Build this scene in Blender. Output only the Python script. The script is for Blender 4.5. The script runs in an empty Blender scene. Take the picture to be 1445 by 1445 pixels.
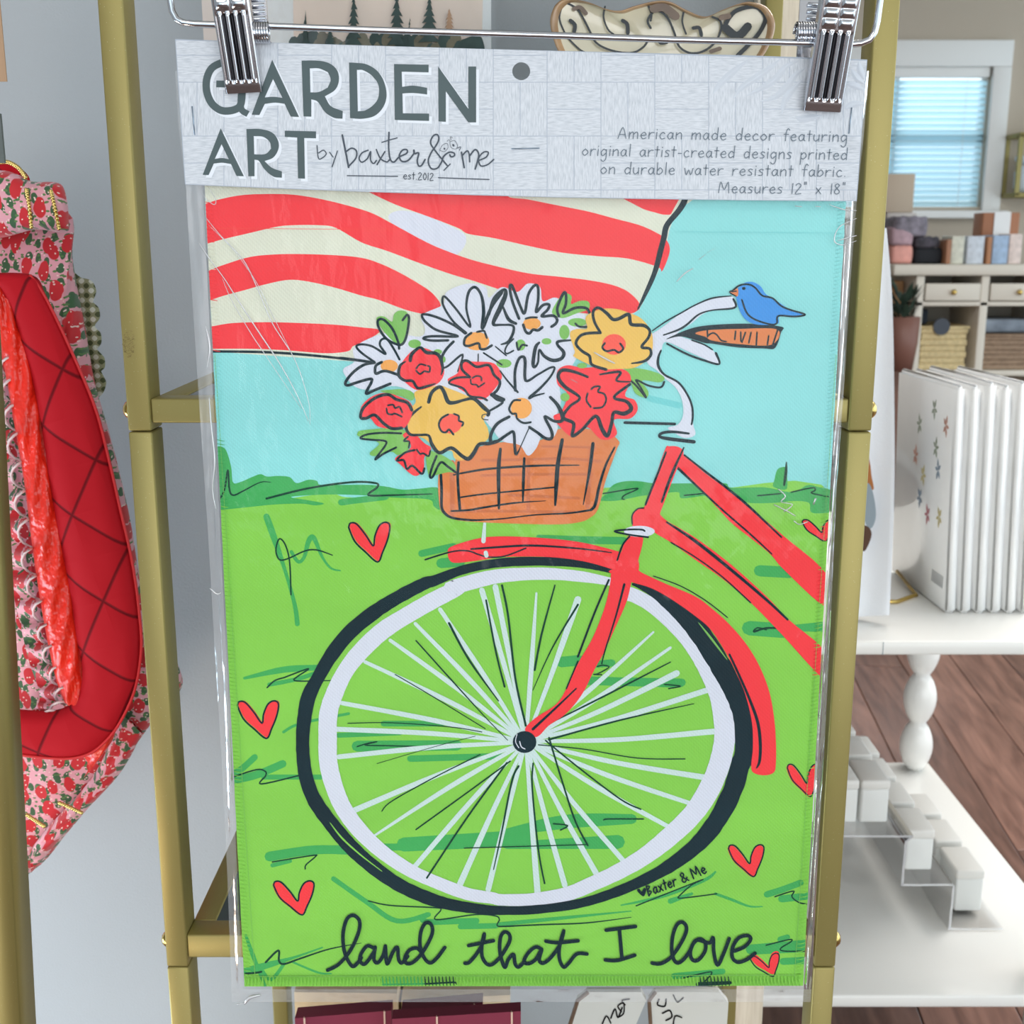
import bpy, bmesh, math, random
from mathutils import Vector, Matrix
from mathutils.geometry import tessellate_polygon
random.seed(7)
PI = math.pi
scene = bpy.context.scene
col = scene.collection

# ------------------------------------------------------------------ camera, world, lights, exposure
EYE = 1.15
F = 1680.0                                   # focal length for the 1445-pixel frame
PITCH = math.atan(382.0/F)
SP, CP = math.sin(PITCH), math.cos(PITCH)
cam_d = bpy.data.cameras.new('camera')
cam_d.sensor_width = 36.0
cam_d.lens = 36.0*F/1445.0
cam_d.clip_start = 0.01
cam_d.dof.use_dof = True
cam_d.dof.focus_distance = 0.60
cam_d.dof.aperture_fstop = 24.0
cam = bpy.data.objects.new('camera', cam_d)
col.objects.link(cam)
cam.location = (0, 0, EYE)
cam.rotation_euler = (PI/2-PITCH, 0, 0)
scene.camera = cam

world = bpy.data.worlds.new('daylight')
scene.world = world
world.use_nodes = True
wb = world.node_tree.nodes['Background']
wb.inputs[0].default_value = (0.76, 0.91, 1.0, 1)
wb.inputs[1].default_value = 1.7
vs = scene.view_settings
vs.view_transform = 'Standard'
vs.look = 'None'
vs.gamma = 1.0
vs.use_curve_mapping = False
vs.exposure = 0.0

def area(name, loc, target, sx, sy, power, color):
    l = bpy.data.lights.new(name, 'AREA')
    l.shape = 'RECTANGLE'; l.size = sx; l.size_y = sy
    l.energy = power; l.color = color
    o = bpy.data.objects.new(name, l); col.objects.link(o)
    o.location = loc
    d = Vector(target)-Vector(loc)
    o.rotation_euler = d.to_track_quat('-Z', 'Y').to_euler()
    return o
area('storefront_daylight', (1.2, -3.2, 0.85), (0.1, 0.6, 0.80), 3.8, 1.5, 53, (1.0, 0.965, 0.95))
area('ceiling_fill_light', (-0.6, -0.9, 2.62), (-0.2, 0.4, 0.8), 1.2, 0.6, 11, (1.0, 0.95, 0.88))  # unseen overhead light that lifts the wall and the print
area('ceiling_fill_light', (1.4, 2.2, 2.62), (1.4, 2.2, 0), 1.8, 1.6, 62, (1.0, 0.96, 0.91))  # unseen light set over the table to brighten it
area('side_fill_light', (3.9, 1.2, 1.6), (0.9, 1.9, 0.7), 3.4, 1.8, 26, (0.92, 0.97, 1.0))  # no window here: unseen fill that brightens the white table
area('far_window_daylight', (2.0, 7.3, 2.2), (2.0, 6.5, 1.6), 1.6, 1.2, 17, (0.85, 0.97, 1.0))
area('low_wall_fill_light', (-1.3, 0.50, 0.25), (-0.40, 1.0, 0.45), 0.8, 0.5, 14, (0.70, 0.87, 1.0))  # added fill for the lower left wall, set clear of the flag
area('display_lamp', (-0.55, 0.35, 0.45), (-0.3, 0.95, 0.75), 0.12, 0.12, 1.1, (1.0, 0.80, 0.62))

# ------------------------------------------------------------------ pixel rays to points of the place
def ray(x, y):
    u = (x-722.5)/F; v = (722.5-y)/F
    return Vector((u, CP+v*SP, -SP+v*CP))
def at(x, y, Y):                              # on the upright plane at distance Y
    r = ray(x, y); s = Y/r.y
    return Vector((r.x*s, Y, EYE+r.z*s))
def on(x, y, z):                              # on the level plane at height z
    r = ray(x, y); s = (z-EYE)/r.z
    return Vector((r.x*s, r.y*s, z))
def zat(y, Y):
    return at(722, y, Y).z
def Z(x0, y0, s, pts):                        # enlarged-crop coordinates to photo pixels
    return [(x0+a/s, y0+b/s) for a, b in pts]

# ------------------------------------------------------------------ materials
def lin(c):
    return tuple(((v/255)/12.92 if v/255 <= 0.04045 else ((v/255+0.055)/1.055)**2.4) for v in c)
def nodes(m):
    m.use_nodes = True
    nt = m.node_tree
    return nt, nt.nodes, nt.links, nt.nodes['Principled BSDF']
def mat(name, rgb, rough=0.6, metal=0.0, var=0.0, vscale=20, bump=0.0, bscale=200, spec=0.5, coat=0.0):
    m = bpy.data.materials.new(name)
    nt, N, L, p = nodes(m)
    c = lin(rgb)
    p.inputs['Base Color'].default_value = (*c, 1)
    p.inputs['Roughness'].default_value = rough
    p.inputs['Metallic'].default_value = metal
    p.inputs['Specular IOR Level'].default_value = spec
    p.inputs['Coat Weight'].default_value = coat
    tc = N.new('ShaderNodeTexCoord')
    if var:
        n = N.new('ShaderNodeTexNoise'); n.inputs['Scale'].default_value = vscale; n.inputs['Detail'].default_value = 4
        L.new(tc.outputs['Object'], n.inputs['Vector'])
        r = N.new('ShaderNodeValToRGB')
        r.color_ramp.elements[0].position = 0.3; r.color_ramp.elements[1].position = 0.7
        r.color_ramp.elements[0].color = (*[min(1, v*(1-var)) for v in c], 1)
        r.color_ramp.elements[1].color = (*[min(1, v*(1+var)) for v in c], 1)
        L.new(n.outputs['Fac'], r.inputs[0]); L.new(r.outputs[0], p.inputs['Base Color'])
    if bump:
        n = N.new('ShaderNodeTexNoise'); n.inputs['Scale'].default_value = bscale; n.inputs['Detail'].default_value = 3
        L.new(tc.outputs['Object'], n.inputs['Vector'])
        b = N.new('ShaderNodeBump'); b.inputs['Strength'].default_value = bump; b.inputs['Distance'].default_value = 0.001
        L.new(n.outputs['Fac'], b.inputs['Height']); L.new(b.outputs[0], p.inputs['Normal'])
    return m
def inkmat(name, rgb, var=0.05):              # dye printed on woven polyester
    m = bpy.data.materials.new(name)
    nt, N, L, p = nodes(m)
    c = lin(rgb)
    tc = N.new('ShaderNodeTexCoord')
    n = N.new('ShaderNodeTexNoise'); n.inputs['Scale'].default_value = 26; n.inputs['Detail'].default_value = 5
    mp = N.new('ShaderNodeMapping'); mp.inputs['Scale'].default_value = (0.35, 1, 1)
    L.new(tc.outputs['Object'], mp.inputs[0]); L.new(mp.outputs[0], n.inputs['Vector'])
    r = N.new('ShaderNodeValToRGB')
    r.color_ramp.elements[0].position = 0.32; r.color_ramp.elements[1].position = 0.68
    r.color_ramp.elements[0].color = (*[v*(1-var) for v in c], 1)
    r.color_ramp.elements[1].color = (*[min(1, v*(1+var)) for v in c], 1)
    L.new(n.outputs['Fac'], r.inputs[0])
    # weave: two crossing sets of threads
    w1 = N.new('ShaderNodeTexWave'); w1.inputs['Scale'].default_value = 340; w1.bands_direction = 'X'; w1.inputs['Distortion'].default_value = 1.2
    w2 = N.new('ShaderNodeTexWave'); w2.inputs['Scale'].default_value = 300; w2.bands_direction = 'DIAGONAL'; w2.inputs['Distortion'].default_value = 1.0
    L.new(tc.outputs['Object'], w1.inputs['Vector']); L.new(tc.outputs['Object'], w2.inputs['Vector'])
    a = N.new('ShaderNodeMath'); a.operation = 'ADD'
    L.new(w1.outputs['Fac'], a.inputs[0]); L.new(w2.outputs['Fac'], a.inputs[1])
    b = N.new('ShaderNodeBump'); b.inputs['Strength'].default_value = 0.22; b.inputs['Distance'].default_value = 0.0004
    L.new(a.outputs[0], b.inputs['Height']); L.new(b.outputs[0], p.inputs['Normal'])
    mr = N.new('ShaderNodeMapRange'); mr.inputs['From Max'].default_value = 2; mr.inputs['To Min'].default_value = 0.93; mr.inputs['To Max'].default_value = 1.05
    L.new(a.outputs[0], mr.inputs[0])
    mx = N.new('ShaderNodeVectorMath'); mx.operation = 'SCALE'
    L.new(r.outputs[0], mx.inputs[0]); L.new(mr.outputs[0], mx.inputs['Scale'])
    L.new(mx.outputs[0], p.inputs['Base Color'])
    p.inputs['Roughness'].default_value = 0.85
    p.inputs['Specular IOR Level'].default_value = 0.15
    return m
K = {
 'sky': inkmat('sky_blue_dye', (146, 221, 219)), 'cream': inkmat('cream_dye', (224, 226, 206)),
 'red': inkmat('red_dye', (250, 64, 70), 0.03), 'lilac': inkmat('pale_lilac_dye', (219, 222, 234), 0.02),
 'lime': inkmat('lime_dye', (138, 207, 82)), 'green': inkmat('mid_green_dye', (70, 172, 92)),
 'ink': inkmat('dark_ink_dye', (16, 42, 50), 0.1), 'orange': inkmat('basket_orange_dye', (226, 132, 78), 0.06),
 'rust': inkmat('basket_brown_dye', (208, 118, 78), 0.06), 'yellow': inkmat('yellow_dye', (236, 190, 92)),
 'peach': inkmat('peach_dye', (244, 168, 84)), 'coral': inkmat('coral_dye', (250, 92, 76)),
 'blue': inkmat('bird_blue_dye', (62, 148, 226)), 'leaf': inkmat('leaf_dye', (126, 188, 92)),
 'spoke': inkmat('spoke_dye', (206, 226, 222), 0.03), 'teal': inkmat('teal_dye', (118, 208, 208)),
 'tire': inkmat('tire_dye', (20, 44, 52), 0.18), 'dkgreen': inkmat('deep_green_dye', (20, 66, 50), 0.1),
}

# ------------------------------------------------------------------ mesh helpers
ROOT = {}                                     # top-level origin of every object built
class MB:
    def __init__(s): s.v = []; s.f = []; s.m = []; s.mats = []; s.uv = None; s.sm = []
    def mi(s, m):
        if m not in s.mats: s.mats.append(m)
        return s.mats.index(m)
    def add(s, vs, fs, m, smooth=False):
        o = len(s.v); k = s.mi(m)
        s.v += [Vector(p) for p in vs]
        for f in fs:
            s.f.append([o+i for i in f]); s.m.append(k); s.sm.append(smooth)
    def box(s, a, b, m, bev=0.0):
        x0, y0, z0 = [min(a[i], b[i]) for i in range(3)]; x1, y1, z1 = [max(a[i], b[i]) for i in range(3)]
        if bev <= 0:
            vs = [(x, y, z) for z in (z0, z1) for y in (y0, y1) for x in (x0, x1)]
            s.add(vs, [(0,2,3,1),(4,5,7,6),(0,1,5,4),(2,6,7,3),(0,4,6,2),(1,3,7,5)], m); return
        bm = bmesh.new(); bmesh.ops.create_cube(bm, size=1)
        for v in bm.verts:
            v.co = Vector(((x0+x1)/2+v.co.x*(x1-x0), (y0+y1)/2+v.co.y*(y1-y0), (z0+z1)/2+v.co.z*(z1-z0)))
        bmesh.ops.bevel(bm, geom=bm.edges[:], offset=bev, segments=2, affect='EDGES', profile=0.5)
        s.bm(bm, m, True)
    def bm(s, bm, m, smooth=False, M=None):
        bm.verts.ensure_lookup_table()
        vs = [(M @ v.co if M else v.co.copy()) for v in bm.verts]
        s.add(vs, [[v.index for v in f.verts] for f in bm.faces], m, smooth); bm.free()
    def tube(s, pts, r, m, n=10, caps=True, flat=1.0):
        pts = [Vector(p) for p in pts]; vs = []; fs = []
        up = Vector((0.13, 0.2, 1)).normalized(); prev = None
        for i, p in enumerate(pts):
            t = (pts[min(i+1, len(pts)-1)]-pts[max(i-1, 0)]).normalized()
            a = prev - t*prev.dot(t) if prev else up.cross(t)
            if a.length < 1e-6: a = Vector((1, 0, 0)).cross(t)
            a.normalize(); prev = a; b = t.cross(a)
            rr = r[i] if isinstance(r, (list, tuple)) else r
            for k in range(n):
                w = 2*PI*k/n; vs.append(p+a*math.cos(w)*rr+b*math.sin(w)*rr*flat)
        for i in range(len(pts)-1):
            for k in range(n):
                fs.append((i*n+k, i*n+(k+1) % n, (i+1)*n+(k+1) % n, (i+1)*n+k))
        if caps:
            fs.append(tuple(range(n))[::-1]); fs.append(tuple((len(pts)-1)*n+k for k in range(n)))
        s.add(vs, fs, m, True)
    def lathe(s, prof, c, m, n=24):           # prof: list of (radius, z)
        vs = []; fs = []
        for r, z in prof:
            for k in range(n):
                w = 2*PI*k/n; vs.append((c[0]+r*math.cos(w), c[1]+r*math.sin(w), c[2]+z))
        for i in range(len(prof)-1):
            for k in range(n): fs.append((i*n+k, i*n+(k+1) % n, (i+1)*n+(k+1) % n, (i+1)*n+k))
        fs.append(tuple(range(n))[::-1]); fs.append(tuple((len(prof)-1)*n+k for k in range(n)))
        s.add(vs, fs, m, True)
    def sphere(s, c, r, m, sc=(1,1,1), u=12, v=8):
        bm = bmesh.new(); bmesh.ops.create_uvsphere(bm, u_segments=u, v_segments=v, radius=1)
        for q in bm.verts: q.co = Vector((c[0]+q.co.x*r*sc[0], c[1]+q.co.y*r*sc[1], c[2]+q.co.z*r*sc[2]))
        s.bm(bm, m, True)
    def build(s, name, parent=None, label=None, kind=None, recalc=True):
        me = bpy.data.meshes.new(name); o = bpy.data.objects.new(name, me); col.objects.link(o)
        if parent is not None:
            off = ROOT[parent.name]; ROOT[o.name] = off; o.parent = parent
        else:
            xs = s.v or [Vector((0, 0, 0))]
            off = Vector(((min(p.x for p in xs)+max(p.x for p in xs))/2, (min(p.y for p in xs)+max(p.y for p in xs))/2, min(p.z for p in xs)))
            o.location = off; ROOT[o.name] = off
        me.from_pydata([tuple(p-off) for p in s.v], [], s.f)
        for m in s.mats: me.materials.append(m)
        me.polygons.foreach_set('material_index', s.m)
        me.polygons.foreach_set('use_smooth', s.sm)
        if recalc:
            bm = bmesh.new(); bm.from_mesh(me); bmesh.ops.recalc_face_normals(bm, faces=bm.faces[:]); bm.to_mesh(me); bm.free()
        me.update()
        if label: o['label'] = label
        if kind: o['kind'] = kind
        return o
def thing(name, loc, label, cat, group=None):
    o = bpy.data.objects.new(name, None); col.objects.link(o); o.location = loc
    o.empty_display_size = 0.03
    ROOT[o.name] = Vector(loc); o['label'] = label; o['category'] = cat
    if group: o['group'] = group
    return o
def tag(o, label, cat, group=None):
    o['label'] = label; o['category'] = cat
    if group: o['group'] = group
    return o

# ------------------------------------------------------------------ flat print on an upright plane, drawn in photo pixels
def smooth(pts, closed=False, n=6):
    if len(pts) < 3: return list(pts)
    out = []; m = len(pts)
    for i in range(m if closed else m-1):
        g = lambda k: pts[k % m] if closed else pts[max(0, min(m-1, k))]
        a, b, c, d = g(i-1), g(i), g(i+1), g(i+2)
        for k in range(n):
            t = k/n
            out.append(tuple(0.5*((2*b[j])+(-a[j]+c[j])*t+(2*a[j]-5*b[j]+4*c[j]-d[j])*t*t+(-a[j]+3*b[j]-3*c[j]+d[j])*t**3) for j in range(len(b))))
    if not closed: out.append(tuple(pts[-1]))
    return out
def clip(poly, quad):
    for i in range(len(quad)):
        if not poly: return poly
        a, b = quad[i], quad[(i+1) % len(quad)]
        ins = lambda p: (b[0]-a[0])*(p[1]-a[1])-(b[1]-a[1])*(p[0]-a[0]) >= 0
        out = []
        for j in range(len(poly)):
            p, q = poly[j-1], poly[j]
            ip, iq = ins(p), ins(q)
            if ip != iq:
                d1 = (b[0]-a[0])*(p[1]-a[1])-(b[1]-a[1])*(p[0]-a[0]); d2 = (b[0]-a[0])*(q[1]-a[1])-(b[1]-a[1])*(q[0]-a[0])
                t = d1/(d1-d2); out.append((p[0]+(q[0]-p[0])*t, p[1]+(q[1]-p[1])*t))
            if iq: out.append(q)
        poly = out
    return poly
class Print:
    def __init__(s, root, Y, quad=None, step=0.000004):
        s.root = root; s.Y = Y; s.quad = quad; s.step = step; s.k = 0; s.mb = MB()
    def put(s, poly, m, Y=None):
        Y = s.Y-s.k*s.step if Y is None else Y
        if len(poly) >= 3: s.mb.add([at(p[0], p[1], Y) for p in poly], [tuple(range(len(poly)))], m)
    def fill(s, pts, m, sm=True, holes=(), n=5):
        s.k += 1
        P = smooth(pts, True, n) if sm else list(pts)
        rings = [P]+[smooth(h, True, n) if sm else list(h) for h in holes]
        flat = [p for r in rings for p in r]
        tris = tessellate_polygon([[Vector((p[0], p[1], 0)) for p in r] for r in rings])
        Y = s.Y-s.k*s.step
        if s.quad is None:
            s.mb.add([at(p[0], p[1], Y) for p in flat], [tuple(t) for t in tris], m)
        else:
            for t in tris:
                s.put(clip(ccw([flat[i] for i in t]), s.quad), m, Y)
    def stroke(s, pts, w, m, sm=True, caps=True, n=6, jit=0.03, new=True):
        if new: s.k += 1
        if not isinstance(w, (list, tuple)): w = [w]*len(pts)
        if len(w) == 2 and len(pts) != 2: w = [w[0]+(w[1]-w[0])*i/(len(pts)-1) for i in range(len(pts))]
        P = [(a[0], a[1], b) for a, b in zip(pts, w)]
        if sm: P = smooth(P, False, n)
        L = []; R = []
        for i, p in enumerate(P):
            a = P[max(0, i-1)]; b = P[min(len(P)-1, i+1)]
            dx, dy = b[0]-a[0], b[1]-a[1]; l = math.hypot(dx, dy) or 1
            h = max(0.15, p[2])/2*(1+random.uniform(-jit, jit))
            L.append((p[0]-dy/l*h, p[1]+dx/l*h)); R.append((p[0]+dy/l*h, p[1]-dx/l*h))
        for i in range(len(P)-1):
            q = [L[i], L[i+1], R[i+1], R[i]]
            if s.quad: q = clip(ccw(q), s.quad)
            s.put(q, m, s.Y-(s.k+.8*i/len(P))*s.step)
        discs = [P[0], P[-1]] if caps else []
        for i in range(1, len(P)-1):
            a = math.atan2(P[i][1]-P[i-1][1], P[i][0]-P[i-1][0]); b = math.atan2(P[i+1][1]-P[i][1], P[i+1][0]-P[i][0])
            d = abs((b-a+PI) % (2*PI)-PI)
            if d > 0.5: discs.append(P[i])
        for p in discs:
            s.disc(p[0], p[1], p[2]/2, p[2]/2, m, 8)
    def disc(s, x, y, rx, ry, m, n=20, new=False):
        s.dk = (getattr(s, 'dk', 0)+1) % 5
        if new: s.k += 1
        q = [(x+rx*math.cos(2*PI*k/n), y+ry*math.sin(2*PI*k/n)) for k in range(n)]
        if s.quad: q = clip(ccw(q), s.quad)
        s.put(q, m, s.Y-(s.k+.82+.04*s.dk)*s.step)
    def part(s, name, label=None, parent=None, kind=None):
        o = s.mb.build(name, parent or s.root, label, kind, recalc=False); s.mb = MB(); return o
def ccw(p):
    a = sum(p[i-1][0]*p[i][1]-p[i][0]*p[i-1][1] for i in range(len(p)))
    return p if a > 0 else p[::-1]

def csmooth(pts, thr=0.75, n=6):              # closed outline, rounded except at true corners
    m = len(pts); out = []
    def corner(i):
        a, b, c = pts[i-1], pts[i], pts[(i+1) % m]
        d = abs((math.atan2(c[1]-b[1], c[0]-b[0])-math.atan2(b[1]-a[1], b[0]-a[0])+PI) % (2*PI)-PI)
        return d > thr
    cor = [corner(i) for i in range(m)]
    for i in range(m):
        b, c = pts[i], pts[(i+1) % m]; a, d = pts[i-1], pts[(i+2) % m]
        L = math.hypot(c[0]-b[0], c[1]-b[1])
        def tan(p, q, isc):
            if isc: return (c[0]-b[0], c[1]-b[1])
            v = (q[0]-p[0], q[1]-p[1]); l = math.hypot(*v) or 1
            return (v[0]/l*L, v[1]/l*L)
        t0, t1 = tan(a, c, cor[i]), tan(b, d, cor[(i+1) % m])
        for k in range(n):
            t = k/n; h = (2*t**3-3*t*t+1, t**3-2*t*t+t, -2*t**3+3*t*t, t**3-t*t)
            out.append(tuple(h[0]*b[j]+h[1]*t0[j]+h[2]*c[j]+h[3]*t1[j] for j in (0, 1)))
            if cor[i] and cor[(i+1) % m]: break
    return out
# ================================================================== THE GARDEN FLAG
A_ = (280, 250, 4.1286); B_ = (600, 250, 4.1286); C_ = (860, 250, 4.1286); D_ = (480, 390, 6.568); E_ = (690, 390, 5.78)
F_ = (480, 540, 6.568); G_ = (680, 540, 6.568); H_ = (290, 580, 4.1286); I_ = (820, 560, 4.0139); J_ = (600, 720, 4.0139)
K_ = (400, 760, 4.25); L_ = (400, 1020, 4.25); M_ = (700, 1000, 4.0139); N_ = (840, 820, 4.25); O_ = (860, 1120, 4.8167)
P_ = (320, 1000, 4.8167); Q_ = (320, 1200, 4.8167); R_ = (600, 1240, 4.8167); S_ = (440, 180, 5.1607)
T_ = (230, 0, 4.8167); U_ = (500, 0, 4.8167); V_ = (750, 0, 4.8167); W_ = (950, 0, 4.8167); X_ = (0, 800, 3.6125)
YF = 0.580
FQ = [(288, 245), (1196, 245), (1133, 1391), (345, 1392)]
flag = thing('garden_flag', at(740, 1391, YF), 'fabric garden flag printed with red bicycle and flower basket, inside the clear bag', 'flag')
cloth = MB()
nx, ny = 60, 80
vs_ = []
for j in range(ny+1):
    for i in range(nx+1):
        s, t = i/nx, j/ny
        xl = FQ[0][0]+(FQ[3][0]-FQ[0][0])*t; xr = FQ[1][0]+(FQ[2][0]-FQ[1][0])*t
        y = 245+(1391-245)*t
        x = xl+(xr-xl)*s
        if i in (0, nx): x += random.uniform(-0.5, 0.5)
        vs_.append(at(x, y, YF))
nf = len(vs_)
vs_ += [v+Vector((0, 0.0012, 0)) for v in vs_]
fs_ = []
for j in range(ny):
    for i in range(nx):
        a = j*(nx+1)+i
        fs_.append((a, a+1, a+nx+2, a+nx+1)); fs_.append((nf+a, nf+a+nx+1, nf+a+nx+2, nf+a+1))
for i in range(nx):
    a = ny*(nx+1)+i; fs_.append((a, a+1, nf+a+1, nf+a)); fs_.append((i, nf+i, nf+i+1, i+1))
for j in range(ny):
    a = j*(nx+1); fs_.append((a, a+nx+1, nf+a+nx+1, nf+a)); a += nx; fs_.append((a, nf+a, nf+a+nx+1, a+nx+1))
cloth.add(vs_, fs_, K['sky'])
cloth.mi(K['lime'])
for q_, f_ in enumerate(cloth.f):
    if all(cloth.v[i_].z < at(700, 705, YF).z+.004 for i_ in f_): cloth.m[q_] = 1
cloth.build('cloth', flag, 'turquoise woven cloth')
pr = Print(flag, YF, FQ)
k = K
def ink(fr, pts, w, m='ink', **kw): pr.stroke(Z(*fr, pts) if fr else pts, w, k[m], **kw)
def blob(fr, pts, m): pr.fill(Z(*fr, pts) if fr else pts, k[m])
def oval(fr, x, y, rx, ry, m):
    pr.k += 1; q = Z(*fr, [(x, y)])[0]; pr.disc(q[0], q[1], rx/fr[2], ry/fr[2], k[m])
# darker watercolour wash in the sky
for p, w in (([(915, 562), (958, 572)], 9),):
    pr.stroke(p, w, k['teal'])
pr.part('sky_wash')
# striped banner
blob(None, [(270, 235), (980, 235), (966, 290), (948, 315), (940, 345), (930, 380), (915, 410), (900, 437), (860, 460), (700, 520), (530, 512), (298, 496), (270, 497)], 'cream')
pr.part('banner_ground', 'cream ground of the striped banner')
blob(None, [(548, 305), (566, 297), (600, 304), (648, 325), (658, 338), (650, 355), (630, 362), (590, 340), (560, 322)], 'lilac')
pr.part('banner_ground', 'lilac patch between the stripes')
BS = lambda pts: [(a+1321.2, b) for a, b in pts]
blob(A_, [(-60, 175), (40, 155), (120, 130), (250, 105), (400, 98), (550, 102), (700, 125), (850, 160), (1000, 205), (1100, 255), (1200, 310)]+BS([(0, 375), (100, 420), (250, 475), (400, 515), (600, 560), (800, 582), (950, 600), (1080, 625), (1170, 660), (1230, 710), (1250, 745), (1240, 775), (1160, 800), (900, 790), (700, 730), (560, 690), (480, 670), (300, 610), (150, 565)])+[(1300, 505), (1100, 430), (950, 380), (800, 295), (700, 280), (550, 280), (450, 290), (300, 325), (150, 360), (60, 385), (-60, 420)], 'red')
pr.part('banner_stripe')
blob(A_, [(930, 50), (1010, 20)]+BS([(480, 20), (480, 110), (600, 130), (800, 170), (950, 200), (1100, 240), (1250, 280), (1350, 325), (1400, 360), (1425, 410), (1415, 470), (1380, 548), (1360, 525), (1250, 490), (1150, 470), (1000, 460), (800, 440), (600, 400), (400, 355), (250, 330), (200, 300), (100, 260)])+[(1300, 215), (1150, 160), (1010, 95)], 'red')
pr.part('banner_stripe')
blob(A_, [(-60, 600), (60, 545), (150, 510), (300, 465), (450, 450), (600, 448), (800, 455), (950, 470), (1050, 500), (1150, 545), (1250, 600), (1350, 665), (1400, 720), (1412, 755), (1400, 785), (1350, 798), (1300, 795), (1200, 770), (1050, 715), (950, 690), (800, 645), (650, 610), (530, 598), (400, 622), (280, 655), (150, 690), (60, 720), (-60, 760)], 'red')
pr.part('banner_stripe')
blob(A_, [(-60, 880), (70, 870), (200, 850), (400, 845), (600, 850), (800, 860), (950, 875), (1050, 888), (1040, 915), (950, 965), (900, 985), (880, 1010), (820, 1022), (720, 1025), (500, 1008), (300, 1000), (80, 1000), (-60, 1000)], 'red')
pr.part('banner_stripe')
blob(None, [(855, 260), (956, 260), (949, 298), (940, 303), (925, 300), (900, 291)], 'red')
pr.part('banner_stripe')
ink(C_, [(445, 110), (432, 150), (400, 200), (335, 280), (318, 350), (300, 420), (262, 560), (200, 700), (165, 770)], [8.5, 8.5, 8, 8, 8, 8, 7, 5, 2])
pr.part('banner_outline', 'dark brushed curve at the right of the banner')
ink(A_, [(60, 1015), (400, 1020), (700, 1042), (1035, 1080)], 3.6)
pr.part('banner_outline', 'dark line under the banner')
# hills and grass
blob(None, [(280, 722), (360, 712), (430, 700), (470, 697), (500, 702), (620, 695), (700, 700), (800, 700), (847, 690), (870, 688), (1000, 690), (1185, 705), (1185, 1000), (1185, 1420), (740, 1420), (280, 1420), (280, 1000)], 'lime')
pr.part('grass', 'lime green grass')
blob(H_, [(30, 205), (60, 205), (100, 210), (125, 240), (150, 330), (160, 415), (200, 415), (270, 385), (320, 368), (360, 382), (420, 378), (490, 385), (530, 420), (600, 400), (650, 408), (670, 430), (800, 430), (950, 430), (1050, 440), (1150, 458), (1250, 452), (1360, 452), (1370, 570), (1330, 555), (1300, 515), (1100, 505), (900, 490), (700, 487), (500, 500), (600, 520), (690, 538), (640, 550), (560, 540), (400, 545), (250, 560), (75, 578), (30, 580)], 'green')
ink(H_, [(790, 532), (900, 518), (1050, 500)], 9, 'green')
pr.part('hill', 'green hill left of the basket')
blob(I_, [(100, 585), (130, 560), (180, 500), (250, 478), (330, 478), (420, 490), (600, 490), (720, 490), (820, 490), (850, 515), (1000, 512), (1060, 515), (1200, 540), (1280, 500), (1340, 510), (1430, 540), (1430, 640), (1350, 660), (1300, 650), (1290, 600), (1200, 590), (1100, 600), (950, 600), (800, 560), (700, 560), (570, 575), (550, 540), (450, 550), (350, 560), (250, 580), (180, 590)], 'green')
blob(I_, [(1095, 470), (1110, 415), (1140, 398), (1160, 410), (1165, 520), (1090, 510)], 'green')
pr.part('hill', 'green hill right of the basket')
def tuft(fr, pts, w, m='green'): ink(fr, pts, w, m)
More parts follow.
